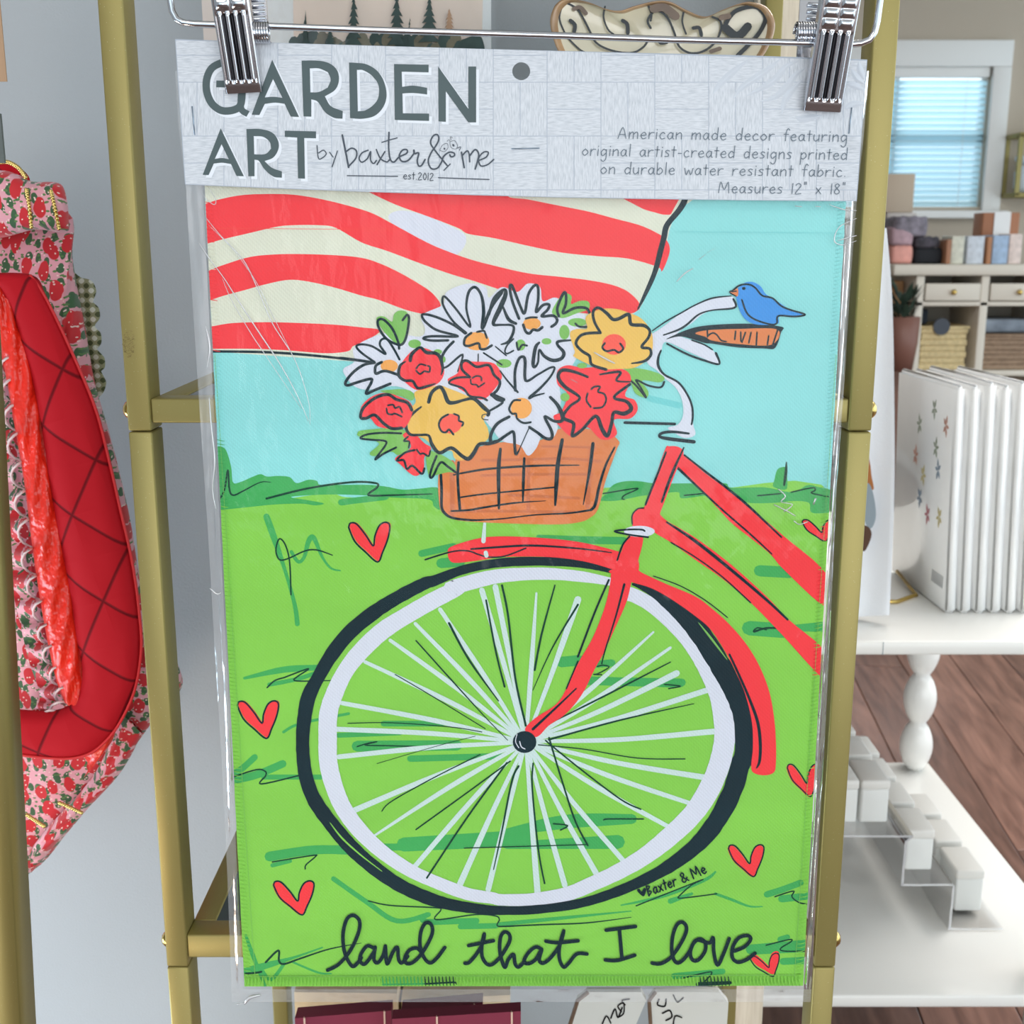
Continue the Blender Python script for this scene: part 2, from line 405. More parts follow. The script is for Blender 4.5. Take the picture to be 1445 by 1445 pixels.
GR = [(H_, [(355, 615), (400, 740), (470, 950), (520, 1130), (535, 1240)], [9, 9, 5, 6, 7]), (H_, [(500, 820), (540, 878), (575, 850), (600, 760), (630, 738), (680, 850), (730, 915), (785, 930)], [5, 5, 5, 7, 7, 4, 3, 2]),
 (None, [(345, 957), (400, 945), (450, 942)], [4, 9, 8]), (None, [(380, 966), (420, 958), (456, 946)], 6), (None, [(400, 1033), (424, 1021), (492, 1007)], 4), (P_, [(30, 450), (100, 410), (190, 330)], 9), (P_, [(30, 490), (200, 450), (380, 375)], 11), (P_, [(250, 465), (640, 465)], 7),
 (L_, [(330, 75), (700, 60)], 7), (L_, [(440, 140), (1040, 135)], 15), (L_, [(760, 215), (1300, 200)], 9), (K_, [(600, 1110), (950, 1110)], 8), (J_, [(770, 860), (870, 850)], 15), (J_, [(900, 965), (1445, 980)], 12), (N_, [(0, 500), (100, 490)], 10), (N_, [(100, 600), (520, 608)], 11),
 (P_, [(290, 1005), (600, 960), (900, 965)], [14, 13, 12]), (P_, [(310, 1065), (430, 1035)], 6), (L_, [(600, 745), (720, 745)], 10), (L_, [(720, 730), (1445, 690)], [20, 23]), (M_, [(60, 700), (400, 640), (770, 625)], [10, 20, 14]), (M_, [(60, 775), (690, 755)], [10, 20]),
 (L_, [(300, 935), (500, 1075), (680, 1188), (870, 1150)], 7), (L_, [(860, 1150), (850, 1190), (1160, 1190)], 7), (R_, [(60, 295), (350, 285)], 8), (R_, [(240, 325), (480, 320)], 8), (R_, [(500, 310), (900, 270), (1400, 220)], [6, 5, 1.5]),
 (O_, [(80, 758), (350, 700), (640, 590), (720, 532)], [2, 5, 5, 3]), (O_, [(415, 730), (560, 680)], [8, 4]), (O_, [(720, 680), (830, 720), (950, 765), (1040, 767)], [4, 4, 3, 1.5]), (O_, [(1070, 685), (1180, 650), (1300, 605)], 9), (O_, [(1170, 715), (1400, 690)], 10), (O_, [(960, 1060), (1400, 1030)], [14, 18]), (O_, [(1180, 1140), (1400, 1130)], 10), (O_, [(1160, 990), (1210, 975)], 8), (O_, [(440, 1240), (770, 1208)], [9, 8]), (O_, [(600, 1295), (820, 1285)], [6, 5], 'dkgreen'),
 (Q_, [(130, 580), (180, 720), (260, 920)], [4, 6, 4]), (Q_, [(100, 830), (240, 790), (450, 730), (650, 660)], [9, 10, 4, 2]), (Q_, [(230, 800), (300, 878), (390, 770)], 5), (Q_, [(450, 760), (620, 830), (710, 838)], [3, 3, 2]), (Q_, [(1060, 912), (1445, 905)], 2.5),
 (I_, [(1010, 985), (1180, 995)], 16), (I_, [(950, 1310), (1150, 1325)], 20), (I_, [(1180, 1310), (1460, 1300)], [8, 18]), (I_, [(-60, 810), (240, 815)], 11), (J_, [(640, 150), (1130, 175)], [6, 10]), (J_, [(-20, 245), (160, 205)], 10), (J_, [(90, 300), (200, 290)], 14)]
base_k = pr.k
for i_, g in enumerate(GR):
    pr.k = base_k+i_ % 9; tuft(*g[:3], **({'m': g[3]} if len(g) > 3 else {})); pr.part('grass_stroke')
pr.k = base_k+11
INK = [(H_, [(72, 530), (110, 460), (130, 345), (140, 460), (165, 490), (230, 460), (320, 415), (380, 415)], [2.5, 2.5, 2.5, 2.5, 2.5, 2, 1.5, 1]), (H_, [(355, 510), (600, 450), (850, 415), (990, 420), (1000, 445), (950, 490), (1100, 490), (1320, 483)], [3, 3, 3, 3, 3, 3, 2.5, 1.5]),
 (H_, [(740, 840), (650, 810), (580, 815), (480, 860), (430, 865), (410, 810), (430, 745), (465, 780), (490, 880), (498, 1070)], [1.5]+[2.2]*9),
 (I_, [(125, 548), (320, 518), (250, 555), (232, 575), (245, 582)], 2), (I_, [(585, 558), (690, 548)], 2), (I_, [(1000, 560), (1130, 548)], 2), (I_, [(1190, 540), (1310, 515), (1325, 530), (1305, 545), (1400, 565)], 2), (I_, [(1163, 370), (1160, 430), (1150, 500)], [1.5, 4.5, 3]), (I_, [(1170, 1312), (1050, 1310), (980, 1330), (1000, 1308), (1050, 1320)], [3, 3, 3, 2, 2]),
 (X_, [(1362, 615), (1400, 580), (1445, 565)], 2.2), (K_, [(0, 835), (150, 780), (80, 830), (65, 850), (130, 855), (340, 850)], [2.2, 2.2, 2.2, 2.2, 2, 1.2]),
 (P_, [(40, 465), (200, 415), (260, 425), (265, 455), (235, 512), (500, 452)], 2.2), (P_, [(310, 1042), (580, 998), (603, 1005), (540, 1060), (533, 1090)], 2), (P_, [(885, 258), (960, 235), (1020, 225)], 1.8), (P_, [(1010, 228), (940, 248), (1090, 252), (1295, 257)], 1.8),
 (L_, [(510, 1068), (640, 1095), (900, 1108), (945, 1120), (915, 1180), (1150, 1150), (1270, 1158), (1295, 1180), (1290, 1220), (1445, 1215)], 2), (R_, [(500, 325), (800, 312), (1100, 300), (1400, 262)], [2.2, 2.2, 2, 1]),
 (O_, [(182, 762), (400, 675), (630, 585), (560, 620), (480, 690), (475, 710), (580, 700), (730, 680)], 1.9), (O_, [(1125, 700), (1250, 662), (1240, 700), (1290, 740), (1365, 752)], 2), (O_, [(1065, 1030), (1220, 992), (1235, 1005), (1165, 1050), (1190, 1070), (1350, 1070)], 2), (O_, [(495, 1255), (660, 1215), (695, 1222), (630, 1295)], 2),
 (Q_, [(265, 760), (350, 680), (355, 750), (390, 772), (500, 735), (700, 670), (915, 630)], [3, 3, 3, 3, 2.5, 2, .8]), (Q_, [(125, 838), (200, 832), (235, 825)], 3), (R_, [(0, 715), (190, 705), (215, 715)], 2.5)]
base_k = pr.k
for i_, g in enumerate(INK):
    pr.k = base_k+i_ % 3; ink(*g, m='dkgreen'); pr.part('grass_scribble')
pr.k = base_k+4
# hearts
HT = [(835, 680), (845, 655), (880, 660), (930, 720), (975, 785), (985, 730), (1010, 670), (1045, 650), (1070, 670), (1060, 740), (1030, 820), (1000, 878), (930, 820), (870, 760)]
HT = [((a-835)/235, (b-650)/228) for a, b in HT]
def heart(x0, y0, x1, y1, dx=1.5, dy=-1, rot=0, m='red'):
    cx, cy = (x0+x1)/2, (y0+y1)/2
    pts = []
    for a, b in HT:
        X, Y = (a-.5)*(x1-x0), (b-.5)*(y1-y0)
        pts.append((cx+X*math.cos(rot)-Y*math.sin(rot), cy+X*math.sin(rot)+Y*math.cos(rot)))
    pr.fill([(a+dx, b+dy) for a, b in pts], k[m])
    pr.stroke(pts+[pts[0]], max(1.6, (x1-x0)*0.042), k['ink'])
    pr.part('heart')
heart(492, 737, 550, 793); heart(335, 989, 393, 1042); heart(386, 1243, 443, 1291, -1, 1); heart(1028, 1192, 1078, 1237, -1, 1)
heart(1060, 1347, 1101, 1379, 0, -3, -0.12); heart(1111, 1078, 1157, 1124, -1, 1); heart(1132, 733, 1178, 764, 1, 0)
# wheel
for e, w in (((680, 833), 8), ((699, 828), 8), ((621, 860), 6), ((586, 880), 5), ((550.6, 903.5), 5), ((515, 934), 5), ((482, 992), 6), ((475, 1029), 7), ((478, 1068), 7), ((496.5, 1145), 8), ((527, 1180), 3), ((586, 1222), 7), ((649, 1248), 9), ((689, 1255), 8), ((758.5, 1259), 9), ((797, 1249), 8), ((841, 1232), 8), ((879, 1214), 7), ((944, 1167), 6), ((976.5, 1134.5), 6), ((994, 1097), 8), ((1009, 1032), 8), ((997.6, 974), 8), ((955, 950), 9), ((946, 914), 4), ((922, 892), 3), ((815.5, 846), 10), ((757, 837), 3)):
    hx, hy = 742, 1047
    mx, my = (hx*0.5+e[0]*0.5), (hy*0.5+e[1]*0.5)
    bend = 4 if e[0] > hx else -3
    pr.stroke([(hx+(e[0]-hx)*.06, hy+(e[1]-hy)*.06), (mx, my+bend), e], [5, 7, w], k['spoke'])
    pr.part('spoke')
def C2(*groups):
    out = []
    for fr, pts in groups:
        out += [(fr[0]+a/fr[2], fr[1]+b/fr[2], c/fr[2]) for a, b, c in pts]
    return out
rim = C2((J_, [(1050, 405, 45), (900, 378, 60), (700, 360, 68), (500, 365, 75), (350, 385, 82), (150, 440, 85)]), (K_, [(1050, 293, 90), (900, 370, 100), (750, 455, 100), (600, 550, 105), (470, 670, 105), (375, 790, 100), (310, 920, 105), (270, 1050, 110), (265, 1200, 110), (270, 1350, 110)]),
 (L_, [(310, 400, 105), (370, 530, 100), (470, 660, 95), (600, 780, 85), (750, 880, 80), (900, 950, 75), (1100, 1025, 75), (1250, 1050, 70)]), (M_, [(30, 1083, 66), (200, 1080, 70), (400, 1050, 80), (550, 990, 85), (700, 920, 90), (850, 830, 100), (1000, 710, 110), (1120, 590, 115), (1210, 450, 120), (1270, 300, 120), (1297, 150, 120)]),
 (N_, [(770, 800, 130), (745, 680, 125), (690, 560, 112), (620, 440, 100), (540, 330, 95), (440, 230, 90), (330, 140, 85), (240, 90, 85), (195, 75, 85)]))
pr.stroke([p[:2] for p in rim], [p[2] for p in rim], k['lilac'], caps=False, jit=0.02)
pr.part('wheel_rim', 'pale lilac wheel rim')
tire = C2((J_, [(1062, 350, 20), (1000, 325, 42), (900, 303, 50), (700, 290, 50), (500, 292, 50), (350, 308, 50), (200, 342, 52), (50, 400, 60)]), (K_, [(850, 268, 75), (700, 345, 80), (550, 438, 85), (400, 560, 88), (290, 695, 85), (210, 830, 80), (150, 950, 85), (125, 1080, 85), (115, 1200, 80), (120, 1330, 82)]),
 (L_, [(140, 345, 85), (190, 470, 88), (290, 610, 90), (400, 740, 92), (520, 850, 88), (680, 965, 80), (850, 1045, 78), (1000, 1090, 70), (1200, 1120, 60)]), (M_, [(20, 1143, 50), (200, 1140, 50), (450, 1108, 52), (650, 1050, 56), (850, 965, 64), (1000, 880, 78), (1150, 760, 92), (1260, 620, 105), (1345, 450, 110), (1388, 300, 106)]),
 (N_, [(885, 1080, 112), (893, 950, 110), (880, 800, 112), (840, 680, 118), (775, 550, 124), (705, 430, 126), (640, 330, 124), (560, 230, 118), (470, 150, 98), (380, 80, 76), (280, 34, 38), (220, 18, 12)]))
pr.stroke([p[:2] for p in tire], [p[2] for p in tire], k['tire'], caps=False, jit=0.04)
ink(L_, [(280, 600), (350, 690), (460, 790), (590, 890)], [1, 2.5, 2, 1], 'lime')
ink(N_, [(620, 250), (700, 350), (790, 470)], [1, 3, 1], 'leaf')
pr.part('tire', 'dark brushed tire')
SPK = [(J_, [(435, 425), (470, 600), (510, 950), (570, 1220)], 3), (J_, [(345, 510), (400, 800), (450, 1000)], 2.6), (J_, [(135, 640), (250, 850), (415, 1080)], [3.2, 3, 1.5]), (J_, [(735, 425), (660, 700), (620, 905)], [2, 2.8, 3]), (J_, [(865, 535), (720, 780), (610, 1020)], [3, 2, 1]),
 (K_, [(795, 612), (1000, 840), (1200, 1060), (1345, 1210)], [2, 2, 1.5, 1]), (K_, [(670, 815), (900, 950), (1210, 1140)], 1.4), (K_, [(385, 1108), (650, 1105), (1000, 1130), (1190, 1160)], 1.3), (K_, [(1150, 1185), (900, 1250), (560, 1350)], 0.8),
 (L_, [(1180, 190), (900, 330), (650, 470), (590, 530)], 1.6), (L_, [(1360, 230), (1100, 420), (795, 640)], 2), (L_, [(1340, 240), (1100, 570), (860, 930)], 2.6), (L_, [(1410, 260), (1370, 350), (1310, 650), (1260, 880)], [3, 2.6, 2.4, 1.4]),
 (M_, [(210, 310), (205, 450), (240, 800), (275, 990)], 2.4), (M_, [(300, 165), (380, 430), (450, 640), (520, 775)], 2.6), (M_, [(280, 180), (450, 320), (700, 510), (820, 570)], 2.2), (M_, [(240, 205), (500, 230), (800, 280), (1070, 285)], 1.6),
 (J_, [(700, 1300), (1100, 1190), (1522, 1096)], [2.6, 2.4, 1]), (J_, [(680, 1220), (1000, 1060), (1390, 860)], [1.5, 2.6, 1.5]), (M_, [(-180, 790), (510, 770)], 1.5), (M_, [(325, 652), (405, 662), (365, 688)], 2), (M_, [(610, 630), (640, 625), (835, 625)], 2), (J_, [(975, 885), (1010, 878), (1040, 890), (980, 925), (955, 930), (1000, 932)], 1.8), (N_, [(415, 620), (510, 630), (440, 645)], 1.8)]
base_k = pr.k
for i_, g in enumerate(SPK):
    pr.k = base_k+i_ % 6; ink(*g, m='dkgreen')
pr.k = base_k+7
pr.part('spoke_lines', 'thin dark lines among the spokes')
# bicycle frame
blob(I_, [(545, 350), (580, 330), (700, 430), (900, 580), (1150, 790), (1390, 1005), (1390, 1190), (1150, 980), (1060, 880), (870, 730), (800, 660), (700, 550), (545, 400)], 'red')
ink(I_, [(545, 400), (650, 500), (800, 640), (950, 770), (1080, 890)], [4, 3, 2.5, 2.5, 2]); ink(I_, [(585, 330), (700, 420), (830, 520), (950, 620), (1135, 795)], [2.5, 3, 3.5, 3.5, 2.5])
pr.part('frame_tube', 'upper frame tube')
blob(I_, [(430, 660), (490, 705), (650, 800), (850, 950), (1050, 1130), (1180, 1265), (1390, 1450), (1390, 1610), (1128, 1336), (960, 1165), (800, 1030), (650, 925), (510, 825), (400, 750)], 'red')
ink(I_, [(485, 710), (650, 820), (850, 980), (1050, 1150), (1170, 1262)], [2.5, 4.5, 4.5, 4, 3]); ink(I_, [(510, 825), (650, 910), (800, 1020), (960, 1165)], 2)
pr.part('frame_tube', 'lower frame tube')
blob(J_, [(128, 240), (150, 205), (300, 160), (450, 148), (700, 160), (900, 185), (1100, 235), (1200, 270), (1200, 360), (1110, 360), (1060, 335), (900, 290), (700, 265), (450, 265), (300, 285), (180, 298), (140, 285)], 'red')
blob(N_, [(80, -60), (220, -80), (290, -45), (420, 15), (600, 92), (700, 165), (800, 255), (900, 370), (980, 500), (1040, 650), (1070, 800), (1083, 950), (1083, 1100), (1068, 1150), (1010, 1165), (950, 1150), (935, 1110), (945, 1000), (940, 850), (900, 680), (850, 560), (800, 460), (700, 300), (600, 210), (450, 105), (330, 40), (200, 0)], 'red')
ink(J_, [(260, 220), (400, 210), (600, 200), (850, 215), (1055, 240)], [2.5, 3, 3.2, 2.5, 1.5]); ink(J_, [(0, 280), (150, 235), (240, 230), (300, 250), (360, 265), (450, 260), (570, 215)], 2.2)
ink(I_, [(410, 1015), (560, 1070), (700, 1150), (830, 1250)], 1.5); ink(N_, [(805, 440), (870, 580), (930, 720), (975, 850), (990, 980), (985, 1080), (968, 1120)], [3, 3.5, 4, 4.5, 4.5, 4, 2])
pr.stroke(Z(*J_, [(337, 75), (330, 175)]), [4, 6.5], k['spoke']); pr.stroke(Z(*J_, [(343, 240), (347, 258)]), 6, k['spoke'])
pr.part('fender', 'red front fender')
blob(J_, [(1148, 148), (1233, 148), (1205, 290), (1170, 400), (1140, 520), (1070, 680), (1010, 810), (960, 900), (890, 1040), (800, 1150), (700, 1220), (630, 1285), (565, 1245), (620, 1180), (740, 1100), (800, 1010), (870, 860), (950, 720), (1020, 540), (1050, 400), (1053, 360), (1090, 300)], 'red')
blob(I_, [(475, 300), (500, 280), (555, 285), (580, 325), (530, 440), (470, 600), (445, 670), (440, 740), (380, 760), (300, 745), (290, 680), (310, 640), (360, 620), (400, 520)], 'red')
for g in ((I_, [(480, 315), (440, 420), (400, 520), (365, 610)], 3), (I_, [(582, 288), (530, 400), (490, 500), (457, 595)], [2, 4, 4, 3]), (I_, [(355, 630), (320, 635), (290, 670), (290, 720)], 2), (I_, [(275, 790), (235, 840), (205, 925)], 2.5), (J_, [(1040, 395), (960, 580), (865, 830)], 2.8), (J_, [(865, 855), (800, 1010)], 2), (J_, [(1128, 420), (1080, 600), (1020, 790), (1000, 870)], [3.5, 2.5, 2, 1.5]), (J_, [(855, 1010), (740, 1120), (610, 1240)], [2, 3, 4])): ink(*g)
oval(I_, 330, 762, 88, 32, 'lilac'); ink(I_, [(360, 760), (340, 752), (260, 752), (190, 762), (280, 782), (380, 795)], 2.6)
pr.part('fork', 'red fork and head tube')
oval(J_, 563, 1313, 67, 62, 'tire'); ink(J_, [(520, 1270), (512, 1310), (530, 1345)], 1.2, 'lilac'); ink(J_, [(535, 1310), (545, 1340), (565, 1352)], 1.5, 'lilac')
pr.part('hub', 'round dark wheel hub')
# handlebar, grip, bird
blob(C_, [(200, 960), (245, 915), (300, 880), (420, 790), (520, 730), (620, 700), (720, 697), (725, 760), (620, 770), (540, 800), (480, 850), (420, 890), (400, 920), (500, 958), (600, 1005), (640, 1090), (560, 1062), (450, 1012), (330, 960), (303, 1010), (287, 1080), (300, 1130), (340, 1160), (400, 1200), (450, 1260), (480, 1330), (488, 1440), (500, 1500), (440, 1520), (380, 1490), (340, 1460), (400, 1440), (430, 1380), (420, 1290), (380, 1220), (320, 1170), (270, 1120), (220, 1080)], 'lilac')
for g in ((C_, [(250, 895), (330, 840), (420, 790), (500, 745), (600, 705), (710, 692)], [1.5, 2, 2, 2, 2.5, 1.5]), (C_, [(315, 920), (400, 890), (450, 860), (520, 800), (600, 775), (730, 760), (722, 710)], [2, 3, 3, 2.5, 2, 3, 3]), (C_, [(335, 970), (450, 1030), (560, 1070), (640, 1088), (620, 1025)], [2.5, 3, 3, 3, 3.5]), (C_, [(480, 950), (550, 975), (600, 1005)], 2.2), (C_, [(300, 1010), (285, 1050), (285, 1100), (320, 1150), (400, 1195), (450, 1260), (480, 1330), (485, 1400), (478, 1440)], [2.5, 3.5, 4, 3, 3, 3, 3, 3, 2.5]), (C_, [(90, 1430), (380, 1438)], 4), (I_, [(610, 208), (520, 198), (460, 205), (445, 225), (500, 238), (640, 255)], [3, 4, 4, 4, 5, 5])): ink(*g)
pr.part('handlebar', 'pale curved handlebar and stem')
blob(C_, [(330, 945), (400, 910), (480, 880), (560, 865), (700, 855), (850, 855), (1005, 872), (1000, 905), (965, 995), (900, 998), (750, 992), (600, 970), (550, 965), (420, 928)], 'ink')
blob(C_, [(500, 910), (570, 892), (760, 884), (980, 888), (945, 976), (750, 972), (600, 952), (560, 930)], 'orange')
for a in ([(570, 895), (572, 930)], [(572, 925), (600, 908), (625, 918), (650, 950), (680, 958)], [(735, 898), (730, 945)], [(765, 903), (766, 955)], [(792, 905), (772, 962)], [(825, 905), (812, 965)], [(860, 905), (855, 980)], [(928, 925), (920, 975)], [(980, 890), (950, 980)]): ink(C_, a, 2.4)
pr.part('handle_grip', 'brown handlebar grip')
blob(C_, [(740, 665), (780, 620), (830, 610), (880, 635), (910, 680), (960, 710), (1010, 745), (1050, 770), (1125, 797), (1070, 808), (990, 812), (980, 855), (870, 860), (805, 838), (765, 790), (742, 720)], 'blue')
blob(C_, [(700, 672), (720, 655), (748, 650), (745, 695)], 'orange')
ink(C_, [(725, 655), (760, 630), (810, 625), (850, 645), (890, 690), (950, 705), (1000, 750), (1060, 775), (1140, 800), (1080, 812), (985, 808), (975, 850), (940, 858), (850, 830), (800, 790), (772, 715)], 2.6)
ink(C_, [(728, 656), (700, 670), (735, 692)], 1.8); ink(C_, [(712, 668), (740, 664)], 1.8); oval(C_, 783, 648, 11, 9, 'ink')
pr.part('bird', 'small bluebird with an orange beak')
# basket
blob(None, [(620, 665), (640, 655), (650, 640), (700, 625), (760, 622), (790, 605), (850, 608), (873, 622), (870, 635), (855, 677), (844, 718), (832, 731), (817, 737), (787, 740), (730, 739), (680, 737), (645, 734), (628, 727), (620, 712)], 'orange')
for a, w in (([(0, 720), (400, 712), (800, 705), (1100, 730)], 4), ([(0, 860), (500, 850), (1020, 850)], 4), ([(560, 590), (1050, 600)], 3.5), ([(-300, 1200), (0, 1190), (900, 1200)], 4), ([(250, 1040), (900, 1070)], 4), ([(-275, 740), (-275, 1240)], 7), ([(430, 720), (430, 1180)], 5), ([(1010, 620), (980, 1150)], 6)): ink(G_, a, w, 'rust')
for g in ((G_, [(-380, 855), (-373, 1000), (-373, 1150), (-343, 1210), (-273, 1253), (-113, 1273), (0, 1272), (200, 1260), (500, 1225), (800, 1210), (1010, 1180)], [4, 4, 4, 4, 3.5, 3, 2.5, 2, 2, 2.5, 3]), (G_, [(1010, 1180), (1050, 1130), (1090, 950), (1150, 760), (1230, 600)], [4, 4.5, 4, 3.5, 2.5]), (F_, [(1098, 740), (1090, 900), (1110, 1180)], 4), (G_, [(-263, 855), (-113, 825), (100, 795), (500, 770), (900, 765)], [2, 3, 3.2, 3.2, 1.5]),
 (G_, [(-193, 1062), (0, 1035), (300, 1005), (670, 970)], 2.4), (G_, [(-283, 1190), (-113, 1180), (0, 1160), (300, 1115), (590, 1095)], [2.4, 3, 3, 2.5, 1]), (G_, [(172, 615), (155, 800), (158, 1165)], [4, 6, 3.5]), (G_, [(393, 700), (385, 900), (380, 1095)], [3.5, 4.5, 2.5]), (G_, [(745, 530), (705, 750), (690, 950), (680, 1135)], [5, 6, 6, 3]), (G_, [(1030, 565), (1000, 800), (940, 1130)], [5, 4.5, 1.5])): ink(*g)
pr.part('basket', 'orange wicker basket')
# flowers and leaves
blob(None, [(485, 520), (500, 510), (500, 490), (535, 472), (560, 470), (592, 475), (600, 465), (595, 445), (625, 430), (630, 412), (660, 400), (685, 405), (690, 420), (708, 405), (730, 412), (745, 400), (762, 405), (766, 425), (785, 420), (810, 438), (828, 448), (815, 470), (815, 500), (808, 515), (800, 530), (790, 545), (792, 565), (785, 590), (787, 605), (778, 620), (765, 615), (757, 632), (745, 643), (733, 628), (708, 622), (690, 600), (650, 560), (600, 560), (560, 545), (520, 550), (500, 545), (487, 530)], 'lilac')
pr.part('daisy_petals', 'pale lilac ground of the daisies')
def leaf(fill, fr, inks, w=3.2):
    for f in fill:
        if len(f) == 4 and not isinstance(f[0], tuple): oval(fr, *f, 'leaf')
        else: blob(fr, f, 'leaf')
    for a in inks: ink(fr, a, w)
    pr.part('leaf')
leaf([[(335, 400), (400, 370), (480, 420), (500, 350), (560, 315), (630, 350), (625, 500), (580, 620), (530, 630), (430, 540)]], D_, [[(547, 670), (535, 600), (480, 480), (400, 400), (350, 410), (360, 480), (420, 570), (500, 620), (570, 632), (612, 560), (638, 400), (620, 358), (580, 405)]], 3.6)
leaf([(690, 625, 60, 40), (905, 700, 40, 25), (960, 770, 18, 30)], D_, [])
leaf([[(370, 1060), (480, 1050), (560, 1045), (650, 1060), (690, 1110), (660, 1150), (560, 1110), (440, 1085)]], D_, [])
leaf([[(515, 300), (545, 220), (590, 160), (640, 140), (675, 165), (670, 225), (740, 200), (810, 205), (815, 265), (720, 300), (600, 340)]], E_, [[(570, 325), (557, 260), (600, 150), (625, 135), (628, 220), (605, 300), (700, 258), (790, 258), (822, 300)]], 4)
leaf([(720, 375, 75, 35)], E_, [[(705, 385), (740, 410), (840, 412)]], 3)
leaf([(615, 455, 42, 60)], E_, []); leaf([(470, 530, 40, 26)], E_, []); leaf([(258, 560, 40, 46)], E_, [[(225, 540), (240, 600), (270, 560), (310, 565)]], 3)
leaf([(122, 710, 62, 36)], E_, [])
leaf([[(1110, 750), (1250, 755), (1380, 790), (1432, 830), (1390, 865), (1250, 850), (1300, 940), (1280, 990), (1190, 950), (1150, 830)]], E_, [[(1130, 830), (1200, 890), (1280, 988), (1240, 910), (1200, 845), (1300, 890), (1400, 905), (1430, 860)]], 2.8)
leaf([[(160, 470), (220, 440), (580, 430), (640, 600), (540, 670), (470, 640), (320, 680), (275, 650), (360, 560), (180, 500)]], F_, [[(565, 470), (400, 465), (250, 480), (190, 515), (300, 530), (415, 540), (420, 580), (325, 710), (400, 660), (520, 600)]], 3)
leaf([[(805, 640), (900, 650), (1050, 740), (1070, 830), (1000, 830), (880, 860), (830, 880), (800, 760)]], F_, [[(893, 680), (850, 790), (832, 868), (860, 868), (930, 740), (1000, 780), (1070, 830)]], 3.4)
def flower(nm, fr, fills, inks, label=None):
    for f, m in fills:
        if len(f) == 4 and not isinstance(f[0], tuple): oval(fr, *f, m)
        else: blob(fr, f, m)
    for a, w in inks: ink(fr, a, w)
    pr.part(nm, label)
flower('red_flower', F_, [([(580, 490), (640, 450), (700, 480), (780, 560), (840, 600), (825, 660), (780, 690), (775, 800), (720, 860), (660, 850), (560, 760), (510, 700), (640, 620), (650, 560)], 'red')], [([(630, 500), (590, 540), (640, 545), (635, 600)], 2.5), ([(690, 625), (600, 650), (525, 720), (590, 720), (620, 800), (670, 770), (755, 845), (780, 795)], 3.2), ([(710, 620), (740, 660), (770, 655), (820, 680), (835, 630)], 2.6)])
flower('daisy', D_, [((455, 830, 80, 58), 'peach')], [([(0, 757), (150, 775), (320, 800)], 4), ([(320, 795), (200, 710), (150, 650), (200, 630), (300, 650), (420, 720), (370, 640), (380, 590), (430, 580), (490, 660), (550, 770)], 3.2), ([(385, 795), (330, 830), (330, 900), (390, 880), (440, 880), (530, 910)], 4), ([(320, 800), (220, 820), (120, 890), (50, 980), (70, 1010), (150, 985), (280, 950), (290, 980), (240, 1085), (330, 1050), (465, 995)], 4)])
flower('daisy', D_, [((1265, 600, 118, 85), 'peach'), ((1300, 570, 60, 45), 'peach')], [([(1160, 530), (1050, 450), (900, 380), (780, 350), (760, 375), (800, 430), (900, 500), (1090, 555), (850, 555), (770, 575), (850, 595), (1000, 593)], 3.6), ([(1170, 525), (1050, 420), (960, 280), (950, 200), (980, 195), (1080, 310), (1205, 468), (1170, 300), (1190, 150), (1250, 100), (1310, 180), (1330, 330), (1320, 480), (1400, 290), (1500, 150)], [3.2]*8+[4, 4, 4, 5, 5, 4.5, 4]), ([(1050, 605), (980, 680), (940, 760), (950, 840), (1000, 830), (1135, 725), (1090, 880)], [4, 4, 4, 3, 3, 3, 2]), ([(1215, 525), (1160, 570), (1150, 630), (1190, 645), (1280, 620), (1300, 670), (1350, 672), (1405, 640)], 3.6), ([(1270, 515), (1330, 505), (1345, 530), (1360, 570)], 3), ([(1330, 710), (1500, 820)], 2.5), ([(1280, 720), (1278, 830)], 1.8), ([(1440, 650), (1540, 735)], 2)])
flower('daisy', E_, [((350, 385, 72, 50), 'peach')], [([(0, 310), (40, 180), (120, 110), (135, 150), (90, 260), (35, 385), (100, 395), (190, 400), (200, 450), (160, 530), (100, 555)], [4, 4, 4.5, 6, 7, 5, 3, 3.5, 4, 4, 2]), ([(245, 345), (190, 200), (170, 90), (190, 80), (250, 230), (290, 300), (320, 150), (370, 75), (400, 90), (400, 200), (385, 290), (440, 235), (490, 230), (480, 270), (430, 325), (520, 320), (555, 350), (545, 385), (510, 410)], 4), ([(115, 250), (160, 350), (220, 385)], [3, 5, 4]), ([(300, 345), (340, 335), (390, 335)], 3), ([(280, 395), (300, 450), (330, 465), (360, 435), (400, 440), (435, 415)], 4), ([(200, 510), (150, 560), (130, 610), (150, 630), (200, 605)], 2.4), ([(410, 540), (380, 580), (360, 700), (370, 740), (400, 700), (410, 600), (450, 650), (520, 685), (590, 670), (610, 620), (560, 560), (570, 530), (685, 520)], [3, 5, 5, 4, 3, 3, 4.5, 5, 5, 5, 4, 4, 2])])
flower('red_flower', B_, [([(130, 1180), (190, 1140), (210, 1080), (300, 1075), (400, 1085), (445, 1150), (430, 1200), (350, 1290), (280, 1280), (180, 1220)], 'red')], [([(260, 1165), (215, 1120), (215, 1080), (245, 1070), (300, 1105), (370, 1095), (400, 1150), (435, 1190), (420, 1240), (385, 1270)], 4), ([(260, 1165), (180, 1170), (140, 1200), (220, 1230), (260, 1275), (330, 1285), (360, 1300)], 3.2), ([(265, 1180), (270, 1205), (300, 1210), (310, 1222), (345, 1200)], 2.4), ([(275, 1170), (300, 1158), (325, 1165), (328, 1185)], 2.4)])
